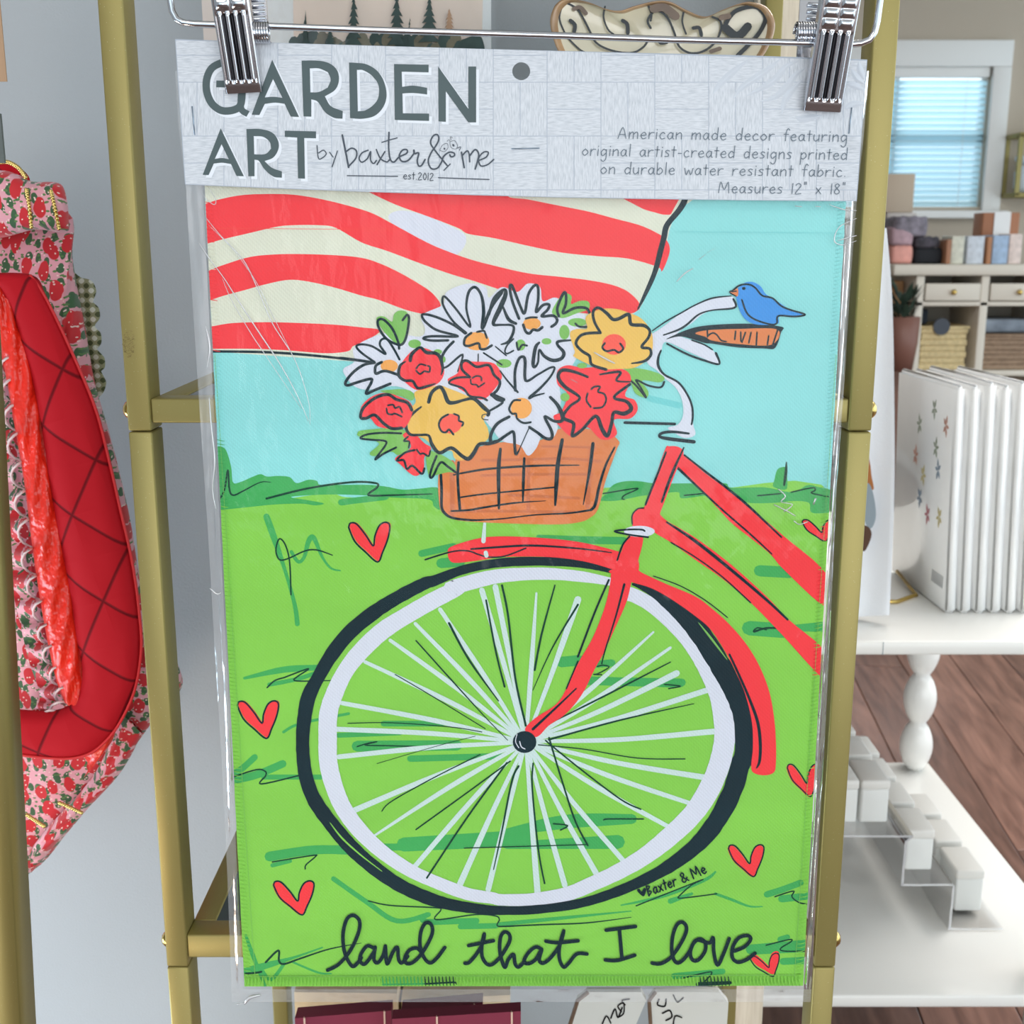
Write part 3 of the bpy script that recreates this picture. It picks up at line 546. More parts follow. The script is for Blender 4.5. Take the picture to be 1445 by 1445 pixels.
flower('yellow_flower', F_, [([(690, 90), (800, 50), (920, 25), (1000, 50), (1150, 110), (1330, 200), (1375, 270), (1330, 340), (1370, 430), (1370, 520), (1270, 600), (1230, 680), (1130, 720), (1060, 700), (1030, 630), (920, 650), (860, 590), (780, 520), (700, 490), (630, 430), (640, 260), (700, 180)], 'yellow'), ((1020, 380, 108, 92), 'coral')], [([(750, 225), (680, 280), (620, 350), (610, 420), (650, 480), (730, 485), (820, 490), (850, 570), (920, 650), (1030, 605), (1130, 680), (1190, 705), (1240, 650), (1290, 570), (1380, 565), (1445, 545)], [2.5, 4, 4, 4, 4, 3.5, 3.5, 5, 5, 5, 5, 6, 6, 5, 5, 5]), ([(820, 180), (850, 90), (920, 40), (960, 80), (1000, 175), (1060, 185), (1150, 160), (1240, 150), (1330, 230), (1375, 270), (1370, 300)], [5, 5, 5, 5.5, 6, 5, 4, 5, 6, 5, 5]), ([(1000, 295), (940, 330), (915, 390), (940, 450), (980, 460), (1010, 435), (1050, 480)], 3), ([(1055, 290), (1100, 310), (1100, 350), (1140, 370), (1130, 400)], 2.8), ([(1370, 290), (1320, 300), (1320, 335), (1370, 345)], 1.4)])
flower('red_flower', D_, [([(545, 850), (600, 760), (680, 680), (750, 660), (850, 690), (930, 760), (965, 880), (920, 980), (800, 1040), (700, 1050), (600, 980), (545, 920)], 'red')], [([(650, 780), (665, 720), (740, 660), (800, 705), (880, 712), (925, 750), (950, 850), (937, 910)], [5, 5, 4, 5, 5, 5, 4, 2]), ([(605, 790), (555, 830), (545, 920), (600, 965), (670, 970), (720, 1035), (800, 1020), (880, 995)], [2, 4, 4.5, 4, 4, 4, 4, 2]), ([(795, 825), (740, 815), (705, 855)], 2.4), ([(705, 875), (740, 905), (780, 880), (825, 885), (832, 840), (815, 830)], 2.6)])
flower('red_flower', D_, [([(190, 1290), (200, 1200), (300, 1110), (430, 1080), (560, 1120), (650, 1170), (670, 1260), (610, 1390), (500, 1415), (350, 1390), (280, 1315), (220, 1320)], 'red')], [([(570, 1405), (480, 1410), (400, 1360), (320, 1285), (240, 1315), (190, 1305), (215, 1220), (320, 1130), (440, 1095), (520, 1140), (620, 1170), (665, 1240)], 4.4), ([(445, 1195), (490, 1190), (510, 1220), (550, 1210), (575, 1260)], 2.6), ([(430, 1225), (440, 1270), (480, 1280), (510, 1272), (570, 1300)], 2.6)])
flower('red_flower', E_, [([(560, 770), (640, 725), (760, 745), (900, 740), (1100, 760), (1160, 840), (1110, 970), (1190, 1010), (1212, 1090), (1150, 1160), (1020, 1170), (1045, 1280), (980, 1330), (900, 1320), (800, 1230), (690, 1310), (600, 1250), (525, 1145), (590, 1100), (640, 960), (560, 880)], 'red')], [([(805, 820), (700, 780), (600, 765), (565, 820), (620, 900), (740, 990), (660, 1060), (605, 1150), (690, 1200), (680, 1300), (760, 1250), (870, 1140), (920, 1240), (965, 1300), (1000, 1200), (1020, 1110), (1100, 1120), (1160, 1080), (1120, 1020), (1020, 985), (1150, 880)], [3.5, 4.5, 5, 5, 5, 4, 4, 5, 5, 5, 4.5, 5, 6, 5.5, 5, 5, 6, 6, 5, 4, 4]), ([(1150, 860), (1040, 850), (1070, 780), (905, 800)], [2, 3, 4, 2.5]), ([(835, 920), (860, 900), (905, 900), (890, 940), (940, 960), (955, 1010), (925, 1065), (855, 1075)], 2.8), ([(805, 955), (795, 1010), (830, 1065)], 2.8)])
flower('daisy', E_, [((265, 1075, 85, 85), 'peach')], [([(235, 945), (150, 850), (90, 770)], [3, 2.5, 2]), ([(215, 930), (212, 780), (240, 680), (275, 655), (295, 690), (300, 850), (400, 800), (500, 745), (535, 750), (500, 820), (420, 910), (330, 990), (370, 975), (450, 955)], [4, 4, 4, 4, 4.5, 4, 3, 3, 3, 3, 3.5, 4, 3, 2]), ([(500, 985), (560, 1050), (600, 1140), (590, 1180), (530, 1180), (455, 1145), (510, 1260), (510, 1320), (460, 1320), (390, 1270), (330, 1230)], [4, 5, 6, 5, 4, 4, 4.5, 4.5, 4.5, 4, 4]), ([(330, 1230), (280, 1340), (235, 1440)], 1.4), ([(165, 1145), (70, 1200), (20, 1280), (15, 1345), (60, 1350), (150, 1290), (200, 1270), (210, 1380), (220, 1450), (245, 1420)], [4, 4.5, 4.5, 5, 4.5, 4, 4, 4, 4, 2]), ([(120, 1005), (20, 960), (60, 1000), (110, 1030), (0, 1100)], [5, 4, 4, 3.5, 3]), ([(255, 1010), (200, 1015), (165, 1080), (190, 1120), (220, 1120), (230, 1160), (280, 1195), (340, 1190)], 3)])
flower('yellow_flower', E_, [([(790, 330), (900, 270), (1030, 265), (1150, 300), (1250, 350), (1330, 470), (1320, 640), (1200, 740), (1050, 755), (900, 750), (700, 660), (700, 610), (660, 470), (710, 430), (800, 425)], 'yellow'), ((1020, 555, 97, 85), 'coral')], [([(910, 460), (860, 370), (850, 290), (890, 255), (960, 300), (1010, 350), (1060, 345), (1140, 310), (1160, 390), (1260, 400), (1310, 440), (1300, 500), (1245, 575), (1310, 590), (1320, 640), (1270, 690), (1165, 710)], [4]*4+[5]*6+[4]*4+[4, 4, 2]), ([(905, 460), (800, 465), (740, 490), (710, 550), (760, 610), (820, 650), (840, 720), (955, 760)], 4.2), ([(945, 545), (925, 580), (960, 610), (1020, 600), (1060, 620), (1095, 590), (1070, 548)], 3)])
leaf([(760, 728, 40, 22)], E_, []); leaf([(620, 985, 38, 34)], E_, [])
# written words
LW = [('land', [(Q_, [(685, 815), (760, 775), (840, 680), (895, 560), (902, 480), (860, 442), (815, 470), (790, 570), (800, 690), (840, 775), (870, 785), (915, 730)]), (Q_, [(1000, 665), (955, 650), (915, 700), (905, 750), (940, 772), (1000, 690), (1008, 660), (1000, 740), (1025, 765), (1060, 720), (1078, 650)]), (Q_, [(1078, 655), (1090, 772), (1130, 690), (1160, 660), (1168, 740), (1190, 765), (1230, 720)]), (Q_, [(1320, 690), (1290, 665), (1240, 680), (1210, 735), (1225, 770), (1275, 755), (1340, 680), (1395, 570), (1390, 505), (1350, 495), (1318, 560), (1315, 660), (1345, 735), (1385, 765), (1430, 730), (1482, 660)])]),
 ('that', [(R_, [(270, 575), (300, 568), (350, 510), (390, 440), (402, 375), (385, 450), (388, 530), (420, 580), (460, 580), (520, 520), (572, 430), (572, 380), (540, 362), (512, 400), (508, 500), (540, 602), (565, 550), (600, 515), (612, 580), (635, 600), (670, 570)]), (R_, [(295, 455), (465, 422)]), (R_, [(790, 478), (750, 465), (700, 505), (672, 560), (700, 578), (750, 550), (792, 480), (775, 550), (800, 575), (850, 540), (915, 450), (942, 355), (915, 450), (912, 540), (940, 600), (975, 575), (1030, 512), (1100, 512)]), (R_, [(820, 425), (900, 435), (1040, 422)])]),
 ('I', [(R_, [(1230, 350), (1430, 325)]), (R_, [(1320, 345), (1338, 545)]), (R_, [(1225, 553), (1310, 555), (1425, 520)])]),
 ('love', [(O_, [(290, 1152), (350, 1155), (420, 1110), (490, 1010), (525, 920), (500, 875), (460, 890), (430, 970), (425, 1080), (450, 1145), (490, 1140), (540, 1080), (570, 1020), (610, 988), (650, 1010), (650, 1070), (605, 1130), (565, 1130), (550, 1080), (570, 1020), (600, 995), (680, 1015), (705, 980), (710, 1080), (735, 1165), (775, 1090), (815, 985)]), (O_, [(850, 1070), (920, 1040), (960, 990), (940, 965), (880, 980), (840, 1040), (835, 1110), (870, 1145), (930, 1130), (990, 1085)])])]
for wd, ss in LW:
    pr.k -= len(ss)
    for fr, pts in ss:
        ink(fr, pts, 5.2)
    pr.part('lettering', 'handwritten word %s in dark ink' % wd)
# single-stroke handwriting
FONT = {
 'a': (.95, [[(.75, .8), (.4, 1), (.05, .5), (.3, 0), (.65, .3), (.76, .95), (.76, .2), (.92, .02)]]), 'b': (.9, [[(.05, 1.8), (.05, 0)], [(.05, .5), (.45, 1), (.8, .5), (.4, 0), (.05, .15)]]),
 'c': (.85, [[(.7, .82), (.4, 1), (.05, .5), (.3, 0), (.78, .15)]]), 'd': (.95, [[(.75, .75), (.4, 1), (.05, .5), (.3, 0), (.75, .3)], [(.8, 1.85), (.78, 0)]]),
 'e': (.9, [[(.06, .5), (.75, .6), (.5, 1), (.06, .55), (.35, 0), (.8, .15)]]), 'f': (.7, [[(.75, 1.65), (.5, 1.85), (.3, 1.3), (.28, 0)], [(.0, 1), (.65, 1)]]),
 'g': (.95, [[(.72, .8), (.4, 1), (.05, .5), (.3, 0), (.72, .4)], [(.76, .95), (.78, -.4), (.45, -.85), (.1, -.6)]]), 'i': (.3, [[(.12, 1), (.12, 0)], [(.12, 1.38), (.13, 1.46)]]),
 'l': (.3, [[(.12, 1.85), (.12, 0)]]), 'm': (1.35, [[(.06, 1), (.06, 0)], [(.06, .6), (.4, 1), (.6, .8), (.6, 0)], [(.6, .6), (.95, 1), (1.18, .8), (1.2, 0)]]),
 'n': (.9, [[(.06, 1), (.06, 0)], [(.06, .6), (.5, 1), (.75, .75), (.78, 0)]]), 'o': (.95, [[(.45, 1), (.05, .5), (.4, 0), (.85, .5), (.45, 1)]]),
 'p': (.9, [[(.06, 1), (.02, -.85)], [(.05, .6), (.45, 1), (.8, .5), (.4, 0), (.05, .2)]]), 'r': (.75, [[(.06, 1), (.06, 0)], [(.06, .55), (.35, .95), (.72, .95)]]),
 's': (.75, [[(.65, .88), (.35, 1), (.12, .75), (.55, .4), (.5, .08), (.05, .05)]]), 't': (.65, [[(.3, 1.6), (.3, 0)], [(0, 1.05), (.62, 1.05)]]),
 'u': (.9, [[(.06, 1), (.08, .3), (.35, 0), (.72, .35)], [(.75, 1), (.76, 0)]]), 'w': (1.25, [[(.03, 1), (.32, 0), (.6, .75), (.9, 0), (1.18, 1)]]), 'x': (.85, [[(.05, .95), (.75, 0)], [(.7, 1), (.05, 0)]]),
 'A': (1.25, [[(0, 0), (.55, 1.7), (1.1, 0)], [(.2, .6), (.95, .6)]]), 'M': (1.6, [[(0, 0), (.2, 1.7), (.75, .5), (1.25, 1.7), (1.45, 0)]]), 'B': (1, [[(.1, 1.7), (.1, 0)], [(.1, 1.7), (.7, 1.4), (.15, .9), (.8, .5), (.1, 0)]]),
 '1': (.3, [[(.12, 1.6), (.12, 0)]]), '2': (.95, [[(.05, 1.3), (.4, 1.6), (.75, 1.2), (.05, 0), (.85, .02)]]), '8': (.9, [[(.7, 1.35), (.4, 1.6), (.1, 1.25), (.75, .4), (.4, 0), (.05, .4), (.7, 1.35)]]), '0': (.85, [[(.4, 1.6), (.05, .8), (.4, 0), (.78, .8), (.4, 1.6)]]),
 '"': (.5, [[(.1, 1.85), (.08, 1.45)], [(.32, 1.85), (.3, 1.45)]]), '-': (.65, [[(.05, .55), (.55, .55)]]), '.': (.3, [[(.1, .03), (.12, .08)]]), '&': (1.1, [[(.9, 0), (.2, 1.2), (.45, 1.6), (.6, 1.2), (.1, .4), (.4, 0), (.85, .6)]]), ' ': (.8, [])}
def write(P, text, x0, y0, x1, y1, xh, w, m, slant=0.0):
    tot = sum(FONT[c][0]+.22 for c in text)-.22
    L = math.hypot(x1-x0, y1-y0); ux, uy = (x1-x0)/L, (y1-y0)/L; sx = L/tot; cur = 0
    P.k += 1
    for c in text:
        wd, ss = FONT[c]
        for st in ss:
            pts = []
            for a, b in st:
                X = (cur+a)*sx+slant*b*xh; Yv = b*xh
                pts.append((x0+ux*X+uy*Yv, y0+uy*X-ux*Yv))
            P.stroke(pts, w, m, n=4, new=False)
        cur += wd+.22
write(pr, 'Baxter', 915, 1264.5, 956, 1249, 8.5, 2.1, k['ink'], .1); write(pr, '&', 963, 1246.5, 974, 1241.5, 8.5, 2.1, k['ink']); write(pr, 'Me', 979, 1240, 998, 1231, 8.5, 2.1, k['ink'])
pr.fill([(899, 1257), (902, 1254), (905.5, 1258), (909, 1253), (912, 1256), (908, 1265)], k['ink'])
pr.part('signature', 'small dark signature below the wheel')
# seams: hem lines and overlock stitches
pr.stroke([(955, 327), (1190, 329)], 0.7, k['teal']); pr.stroke([(290, 322), (560, 324)], 0.6, k['coral'])
for a, b in (((303, 500), (360, 1380)), ((1180, 500), (1121, 1380))): pr.stroke([a, b], 0.7, k['leaf'], caps=False)
pr.stroke([(345, 1378), (1134, 1376)], 0.8, k['leaf'])
pr.part('hem', 'fine hem seam', kind='stuff')
st = MB()
def stitch(x0, y0, x1, y1, m, r=0.00045):
    a, b = at(x0, y0, YF-0.0010), at(x1, y1, YF-0.0010)
    st.tube([a, (a+b)/2+Vector((0, -0.0005, 0)), b], [r*.5, r, r*.5], m, 5)
for i in range(158):
    x = 347+i*4.98
    stitch(x, 1391, x-1.5, 1378, k['green' if 538 < x < 600 else 'dkgreen' if 600 < x < 645 or 985 < x < 1030 else 'lime'])
for i in range(200):
    y = 285+i*5.5
    xl = 288+.0504*(y-262); xr = 1196-.055*(y-245)
    def cm(y, left):
        if not left and (806 < y < 851 or 914 < y < 952 or 1086 < y < 1116 or 738 < y < 760): return k['red']
        if 615 < y < 712 and left or not left and 690 < y < 722: return k['green']
        if y > 700: return k['lime']
        if left and y < 497: return k['red'] if (y < 342 or 382 < y < 424 or 460 < y) else k['cream']
        return k['sky']
    stitch(xl, y, xl+11, y+2, cm(y, True), .00022); stitch(xr, y, xr-11, y+2, cm(y, False), .00022)
st.build('overlock_stitches', flag, 'row of overlock stitches round the hem', 'stuff')
# ================================================================== POLY BAG WITH HEADER CARD
def film(name, milk, gloss, rough=0.08, scale=60, bs=0.5):
    m = bpy.data.materials.new(name); m.use_nodes = True
    nt = m.node_tree; N = nt.nodes; L = nt.links; N.clear()
    out = N.new('ShaderNodeOutputMaterial'); tr = N.new('ShaderNodeBsdfTransparent'); gl = N.new('ShaderNodeBsdfGlossy'); df = N.new('ShaderNodeBsdfDiffuse')
    gl.inputs['Roughness'].default_value = rough; df.inputs[0].default_value = (.9, .9, .92, 1)
    m1 = N.new('ShaderNodeMixShader'); m1.inputs[0].default_value = milk
    m2 = N.new('ShaderNodeMixShader')
    lw = N.new('ShaderNodeFresnel'); lw.inputs[0].default_value = 1.45
    mul = N.new('ShaderNodeMath'); mul.operation = 'MULTIPLY'; mul.inputs[1].default_value = gloss; mul.use_clamp = True
    L.new(lw.outputs[0], mul.inputs[0]); L.new(mul.outputs[0], m2.inputs[0])
    L.new(tr.outputs[0], m1.inputs[1]); L.new(df.outputs[0], m1.inputs[2])
    L.new(m1.outputs[0], m2.inputs[1]); L.new(gl.outputs[0], m2.inputs[2])
    tc = N.new('ShaderNodeTexCoord'); n = N.new('ShaderNodeTexNoise'); n.inputs['Scale'].default_value = scale; n.inputs['Detail'].default_value = 3
    mp = N.new('ShaderNodeMapping'); mp.inputs['Scale'].default_value = (1, 1, .45)
    L.new(tc.outputs['Object'], mp.inputs[0]); L.new(mp.outputs[0], n.inputs['Vector'])
    b = N.new('ShaderNodeBump'); b.inputs['Strength'].default_value = bs; b.inputs['Distance'].default_value = .003
    L.new(n.outputs['Fac'], b.inputs['Height']); L.new(b.outputs[0], gl.inputs['Normal']); L.new(b.outputs[0], lw.inputs['Normal'])
    L.new(m2.outputs[0], out.inputs[0])
    return m
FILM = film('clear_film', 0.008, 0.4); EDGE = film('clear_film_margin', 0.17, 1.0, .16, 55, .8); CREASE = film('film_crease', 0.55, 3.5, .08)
YB = 0.5765
bag = thing('plastic_bag', at(740, 1415, YB), 'clear plastic hanging bag with grey printed header card, holding the bicycle flag', 'bag')
BQL = [(247, 100), (252, 180), (262, 262), (270, 400), (283, 600), (294, 760), (302, 900), (312, 1060), (321, 1240), (326, 1380), (327, 1414)]
BQR = [(1226, 100), (1218, 200), (1209, 284), (1200, 400), (1190, 560), (1180, 700), (1172, 880), (1163, 1060), (1153, 1230), (1146, 1380), (1144, 1412)]
def interp(T, y):
    for a, b in zip(T, T[1:]):
        if a[1] <= y <= b[1]: return a[0]+(b[0]-a[0])*(y-a[1])/(b[1]-a[1])
    return T[0][0] if y < T[0][1] else T[-1][0]
def sheet(x0f, x1f, ya, yb, nx, ny, Y, amp, m, name, label=None, seed=1):
    rnd = random.Random(seed); ph = [(rnd.uniform(4, 30), rnd.uniform(3, 26), rnd.uniform(0, 6)) for _ in range(7)]
    mb = MB(); vs = []; fs = []
    for j in range(ny+1):
        y = ya+(yb-ya)*j/ny; a, b = x0f(y), x1f(y)
        for i in range(nx+1):
            s = i/nx; x = a+(b-a)*s; t = j/ny
            d = sum(math.sin(s*p[0]*nx/20+t*p[1]+p[2]+2*math.sin(t*p[0]*.6)) for p in ph)/7
            vs.append(at(x, y, Y-amp*d))
    for j in range(ny):
        for i in range(nx): q = j*(nx+1)+i; fs.append((q, q+1, q+nx+2, q+nx+1))
    mb.add(vs, fs, m, True); return mb.build(name, bag, label, recalc=False)
fl = lambda y: 288+.0504*(y-262)-2; fr = lambda y: 1196-.055*(y-245)+2
sheet(fl, fr, 240, 1396, 30, 40, YB, .0004, FILM, 'front_film', 'clear film over the flag')
sheet(lambda y: interp(BQL, y), fl, 100, 1396, 8, 180, YB+.003, .0016, EDGE, 'side_margin', 'crinkled clear margin left of the flag', 3)
sheet(fr, lambda y: interp(BQR, y), 100, 1396, 8, 180, YB+.003, .0022, EDGE, 'side_margin', 'crinkled clear margin right of the flag', 5)
sheet(lambda y: interp(BQL, y), lambda y: interp(BQR, y), 1396, 1414, 90, 5, YB+.002, .0004, EDGE, 'bottom_seam', 'clear welded strip under the flag', 8)
sheet(lambda y: interp(BQL, y)+2, lambda y: interp(BQR, y)-2, 110, 1414, 10, 20, YF+.006, .0, FILM, 'back_film')
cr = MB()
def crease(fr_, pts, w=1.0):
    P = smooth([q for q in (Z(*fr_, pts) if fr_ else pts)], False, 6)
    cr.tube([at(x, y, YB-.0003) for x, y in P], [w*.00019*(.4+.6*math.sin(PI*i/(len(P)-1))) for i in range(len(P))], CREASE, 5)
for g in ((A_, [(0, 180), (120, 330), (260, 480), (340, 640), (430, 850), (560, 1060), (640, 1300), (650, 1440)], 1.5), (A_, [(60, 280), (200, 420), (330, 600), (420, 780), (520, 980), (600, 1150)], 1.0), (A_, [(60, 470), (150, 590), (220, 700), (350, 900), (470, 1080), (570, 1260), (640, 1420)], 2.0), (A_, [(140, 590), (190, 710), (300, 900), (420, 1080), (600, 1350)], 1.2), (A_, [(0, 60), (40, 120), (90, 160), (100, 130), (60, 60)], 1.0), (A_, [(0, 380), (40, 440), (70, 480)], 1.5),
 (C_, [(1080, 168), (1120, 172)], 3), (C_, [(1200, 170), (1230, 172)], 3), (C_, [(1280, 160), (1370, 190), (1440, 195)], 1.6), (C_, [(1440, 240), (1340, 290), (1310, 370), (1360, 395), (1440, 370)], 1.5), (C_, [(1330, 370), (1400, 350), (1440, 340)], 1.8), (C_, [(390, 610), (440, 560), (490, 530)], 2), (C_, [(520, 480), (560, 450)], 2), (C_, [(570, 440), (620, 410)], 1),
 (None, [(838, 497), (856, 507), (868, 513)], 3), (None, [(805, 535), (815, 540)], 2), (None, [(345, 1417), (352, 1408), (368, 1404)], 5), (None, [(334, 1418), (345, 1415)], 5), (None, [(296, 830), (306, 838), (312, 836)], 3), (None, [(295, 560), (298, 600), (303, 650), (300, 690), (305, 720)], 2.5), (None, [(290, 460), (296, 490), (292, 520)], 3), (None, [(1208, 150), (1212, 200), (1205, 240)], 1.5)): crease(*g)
GLINT = film('film_glare_ribbon', .3, 6, .12)  # pale raised ribbons imitate the glare of a lamp on the film
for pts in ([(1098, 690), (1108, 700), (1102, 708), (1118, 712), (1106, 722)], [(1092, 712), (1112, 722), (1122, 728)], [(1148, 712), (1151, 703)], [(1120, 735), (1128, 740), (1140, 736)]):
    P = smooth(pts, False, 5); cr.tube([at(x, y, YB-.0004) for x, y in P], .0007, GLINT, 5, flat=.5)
cr.build('crease', bag, 'white creases in the film, with ribbons standing in for glare', 'stuff')
# header card
YC = 0.5750
def cardmat():
    m = bpy.data.materials.new('printed_card')
    nt, N, L, p = nodes(m)
    tc = N.new('ShaderNodeTexCoord')
    n = N.new('ShaderNodeTexNoise'); n.inputs['Scale'].default_value = 90; n.inputs['Detail'].default_value = 4
    mp = N.new('ShaderNodeMapping')
    L.new(tc.outputs['UV'], mp.inputs[0]); L.new(mp.outputs[0], n.inputs['Vector'])
    mp.inputs['Scale'].default_value = (.22, 1.5, 1)
    r = N.new('ShaderNodeValToRGB'); r.color_ramp.elements[0].position = .3; r.color_ramp.elements[1].position = .62
    r.color_ramp.elements[0].color = (*lin((190, 195, 202)), 1); r.color_ramp.elements[1].color = (*lin((218, 221, 227)), 1)
    L.new(n.outputs['Fac'], r.inputs[0])
    L.new(r.outputs[0], p.inputs['Base Color'])
    p.inputs['Roughness'].default_value = .45
    # pinched folds fanning out from the right clip
    g = N.new('ShaderNodeTexCoord')
    w = N.new('ShaderNodeTexWave'); w.wave_type = 'RINGS'; w.rings_direction = 'SPHERICAL'; w.inputs['Scale'].default_value = 15; w.inputs['Distortion'].default_value = 4; w.inputs['Detail'].default_value = 0; w.inputs['Detail Scale'].default_value = 2.2
    mp2 = N.new('ShaderNodeMapping'); cpos = at(1225, 175, YC)-ROOT['plastic_bag']
    mp2.inputs['Location'].default_value = (-cpos.x, -cpos.y, -cpos.z)
    L.new(g.outputs['Object'], mp2.inputs[0]); L.new(mp2.outputs[0], w.inputs['Vector'])
    ln = N.new('ShaderNodeVectorMath'); ln.operation = 'LENGTH'; L.new(mp2.outputs[0], ln.inputs[0])
    mr = N.new('ShaderNodeMapRange'); mr.inputs['From Min'].default_value = .035; mr.inputs['From Max'].default_value = .075; mr.inputs['To Min'].default_value = 1; mr.inputs['To Max'].default_value = 0
    L.new(ln.outputs['Value'], mr.inputs[0])
    ml = N.new('ShaderNodeMath'); ml.operation = 'MULTIPLY'; L.new(w.outputs['Fac'], ml.inputs[0]); L.new(mr.outputs[0], ml.inputs[1])
    b = N.new('ShaderNodeBump'); b.inputs['Strength'].default_value = .6; b.inputs['Distance'].default_value = .0022
    L.new(ml.outputs[0], b.inputs['Height']); L.new(b.outputs[0], p.inputs['Normal'])
    return m
CARD = cardmat(); CARDLINE = mat('card_plank_line', (176, 184, 197), .5); CARDEDGE = mat('card_edge', (225, 229, 236), .5)
LETTER = mat('grey_print', (72, 88, 90), .5, var=.06, vscale=60); LETTERW = mat('white_print', (234, 238, 245), .5); TEXT = mat('slate_print', (96, 110, 122), .5); SCRIPT = mat('charcoal_print', (62, 72, 84), .5)
top = [(247, 55), (380, 60), (530, 64.5), (665, 68.5), (800, 72), (920, 75), (1050, 78), (1224, 84)]
bot = [(261, 260.5), (390, 266), (521, 271), (650, 275), (780, 278.5), (920, 281), (1050, 282.8), (1209, 284)]
card = MB()
hole = [(735.5+12.6*math.cos(2*PI*i/28), 100.5+12.6*math.sin(2*PI*i/28)) for i in range(28)]
outl = top+bot[::-1]
for Y, flip in ((YC, 0), (YC+.0006, 1)):
    fl_ = outl+hole
    tr_ = tessellate_polygon([[Vector((*p, 0)) for p in outl], [Vector((*p, 0)) for p in hole]])
    card.add([at(x, y, Y) for x, y in fl_], [tuple(t) for t in tr_], CARDEDGE if flip else CARDLINE)
for ring in (outl, hole):
    n_ = len(ring); card.add([at(x, y, YC) for x, y in ring]+[at(x, y, YC+.0006) for x, y in ring], [(i, (i+1) % n_, n_+(i+1) % n_, n_+i) for i in range(n_)], CARDEDGE)
hc = card.build('header_card', bag, 'grey plank-printed header card', recalc=False)
# printed planks: basket-weave of boards, each clipped to the card and to the punched hole
pl = MB(); uvs = []
def topy(x): return interp([(b, a) for a, b in top], x)
def boty(x): return interp([(b, a) for a, b in bot], x)
cq = [(248, 56), (735, 70.8), (1223, 84.8), (1208, 283), (1050, 282), (780, 277.5), (521, 270), (262, 259.6)]
rnd = random.Random(4)
def plank(x, y, w, h, vert):
    q = clip(ccw([(x, y), (x+w, y), (x+w, y+h), (x, y+h)]), cq)
    if len(q) < 3: return
    polys = [q]
    if any(math.hypot(max(x, min(735.5, x+w))-735.5, max(y, min(100.5, y+h))-100.5) < 13 for _ in (0,)):
        # keep only the pieces of the board outside the hole
        polys = []; N_ = 24
        for i in range(N_):
            a0, a1 = 2*PI*i/N_, 2*PI*(i+1)/N_
            wedge = [(735.5+12.7*math.cos(a0), 100.5+12.7*math.sin(a0)), (735.5+200*math.cos(a0), 100.5+200*math.sin(a0)), (735.5+200*math.cos(a1), 100.5+200*math.sin(a1)), (735.5+12.7*math.cos(a1), 100.5+12.7*math.sin(a1))]
            c = clip(q, ccw(wedge))
            if len(c) >= 3: polys.append(c)
    ou, ov = rnd.uniform(0, 9), rnd.uniform(0, 9)
    for c in polys:
        pl.add([at(a, b, YC-.00004) for a, b in c], [tuple(range(len(c)))], CARD)
        for a, b in c:
            uvs.append(((b if vert else a)*.004+ou, (a if vert else b)*.004+ov))
PW = 38
for j in range(-2, 8):
    for i in range(-2, 30):
        # double basket weave: alternating pairs of horizontal and vertical boards
        x, y = 240+i*PW*2, 40+j*PW*2
        o_ = .5
        if (i+j) % 2 == 0:
            for q_ in range(2): plank(x+o_, y+q_*PW+o_, PW*2-2*o_, PW-2*o_, False)
        else:
            for q_ in range(2): plank(x+q_*PW+o_, y+o_, PW-2*o_, PW*2-2*o_, True)
po = pl.build('plank_print', hc, 'pale grey printed boards', recalc=False)
uvl = po.data.uv_layers.new(name='UVMap')
for i, lp in enumerate(po.data.loops): uvl.data[i].uv = uvs[lp.vertex_index]
FOLD = mat('creased_card', (207, 212, 220), .5, var=.03, vscale=120)
for pts in ([(270, 640), (300, 590), (370, 520), (440, 460), (520, 400)], [(410, 670), (460, 600), (560, 530), (660, 460), (730, 400)], [(500, 650), (600, 600), (690, 540), (770, 450), (850, 415)], [(590, 690), (690, 660), (770, 590), (830, 510), (900, 460)], [(740, 770), (755, 690), (810, 610), (880, 540)],
            [(830, 790), (870, 810), (940, 800), (1010, 785)], [(1180, 570), (1230, 580), (1300, 612)], [(1210, 470), (1250, 530), (1300, 570)], [(1165, 740), (1220, 710), (1300, 702)], [(1262, 420), (1272, 480), (1300, 540)]):
    P = smooth(Z(*W_, pts), False, 6); m_ = MB(); vs = []; n_ = len(P)
    for i, p_ in enumerate(P):
        a_ = P[max(0, i-1)]; b_ = P[min(n_-1, i+1)]; dx, dy = b_[0]-a_[0], b_[1]-a_[1]; l = math.hypot(dx, dy) or 1
        env = math.sin(PI*(i+.3)/(n_-.4))
        for q in range(7):
            t = q/3-1; vs.append(at(p_[0]-dy/l*t*5*max(.2, env), p_[1]+dx/l*t*5*max(.2, env), YC-.00006-.0005*env*(math.cos(PI*t)*.5+.5)))
    m_.add(vs, [(i*7+q, i*7+q+1, i*7+q+8, i*7+q+7) for i in range(n_-1) for q in range(6)], FOLD, True)
    m_.build('fold', hc, 'raised crease near the right clip', recalc=False)
cp = Print(hc, YC-.00012, None, .000008)
cp.root = hc
def lett(fr_, outer, holes=()):
    o_ = Z(*fr_, outer) if fr_ else outer; h_ = [Z(*fr_, h) if fr_ else h for h in holes]
    return o_, h_
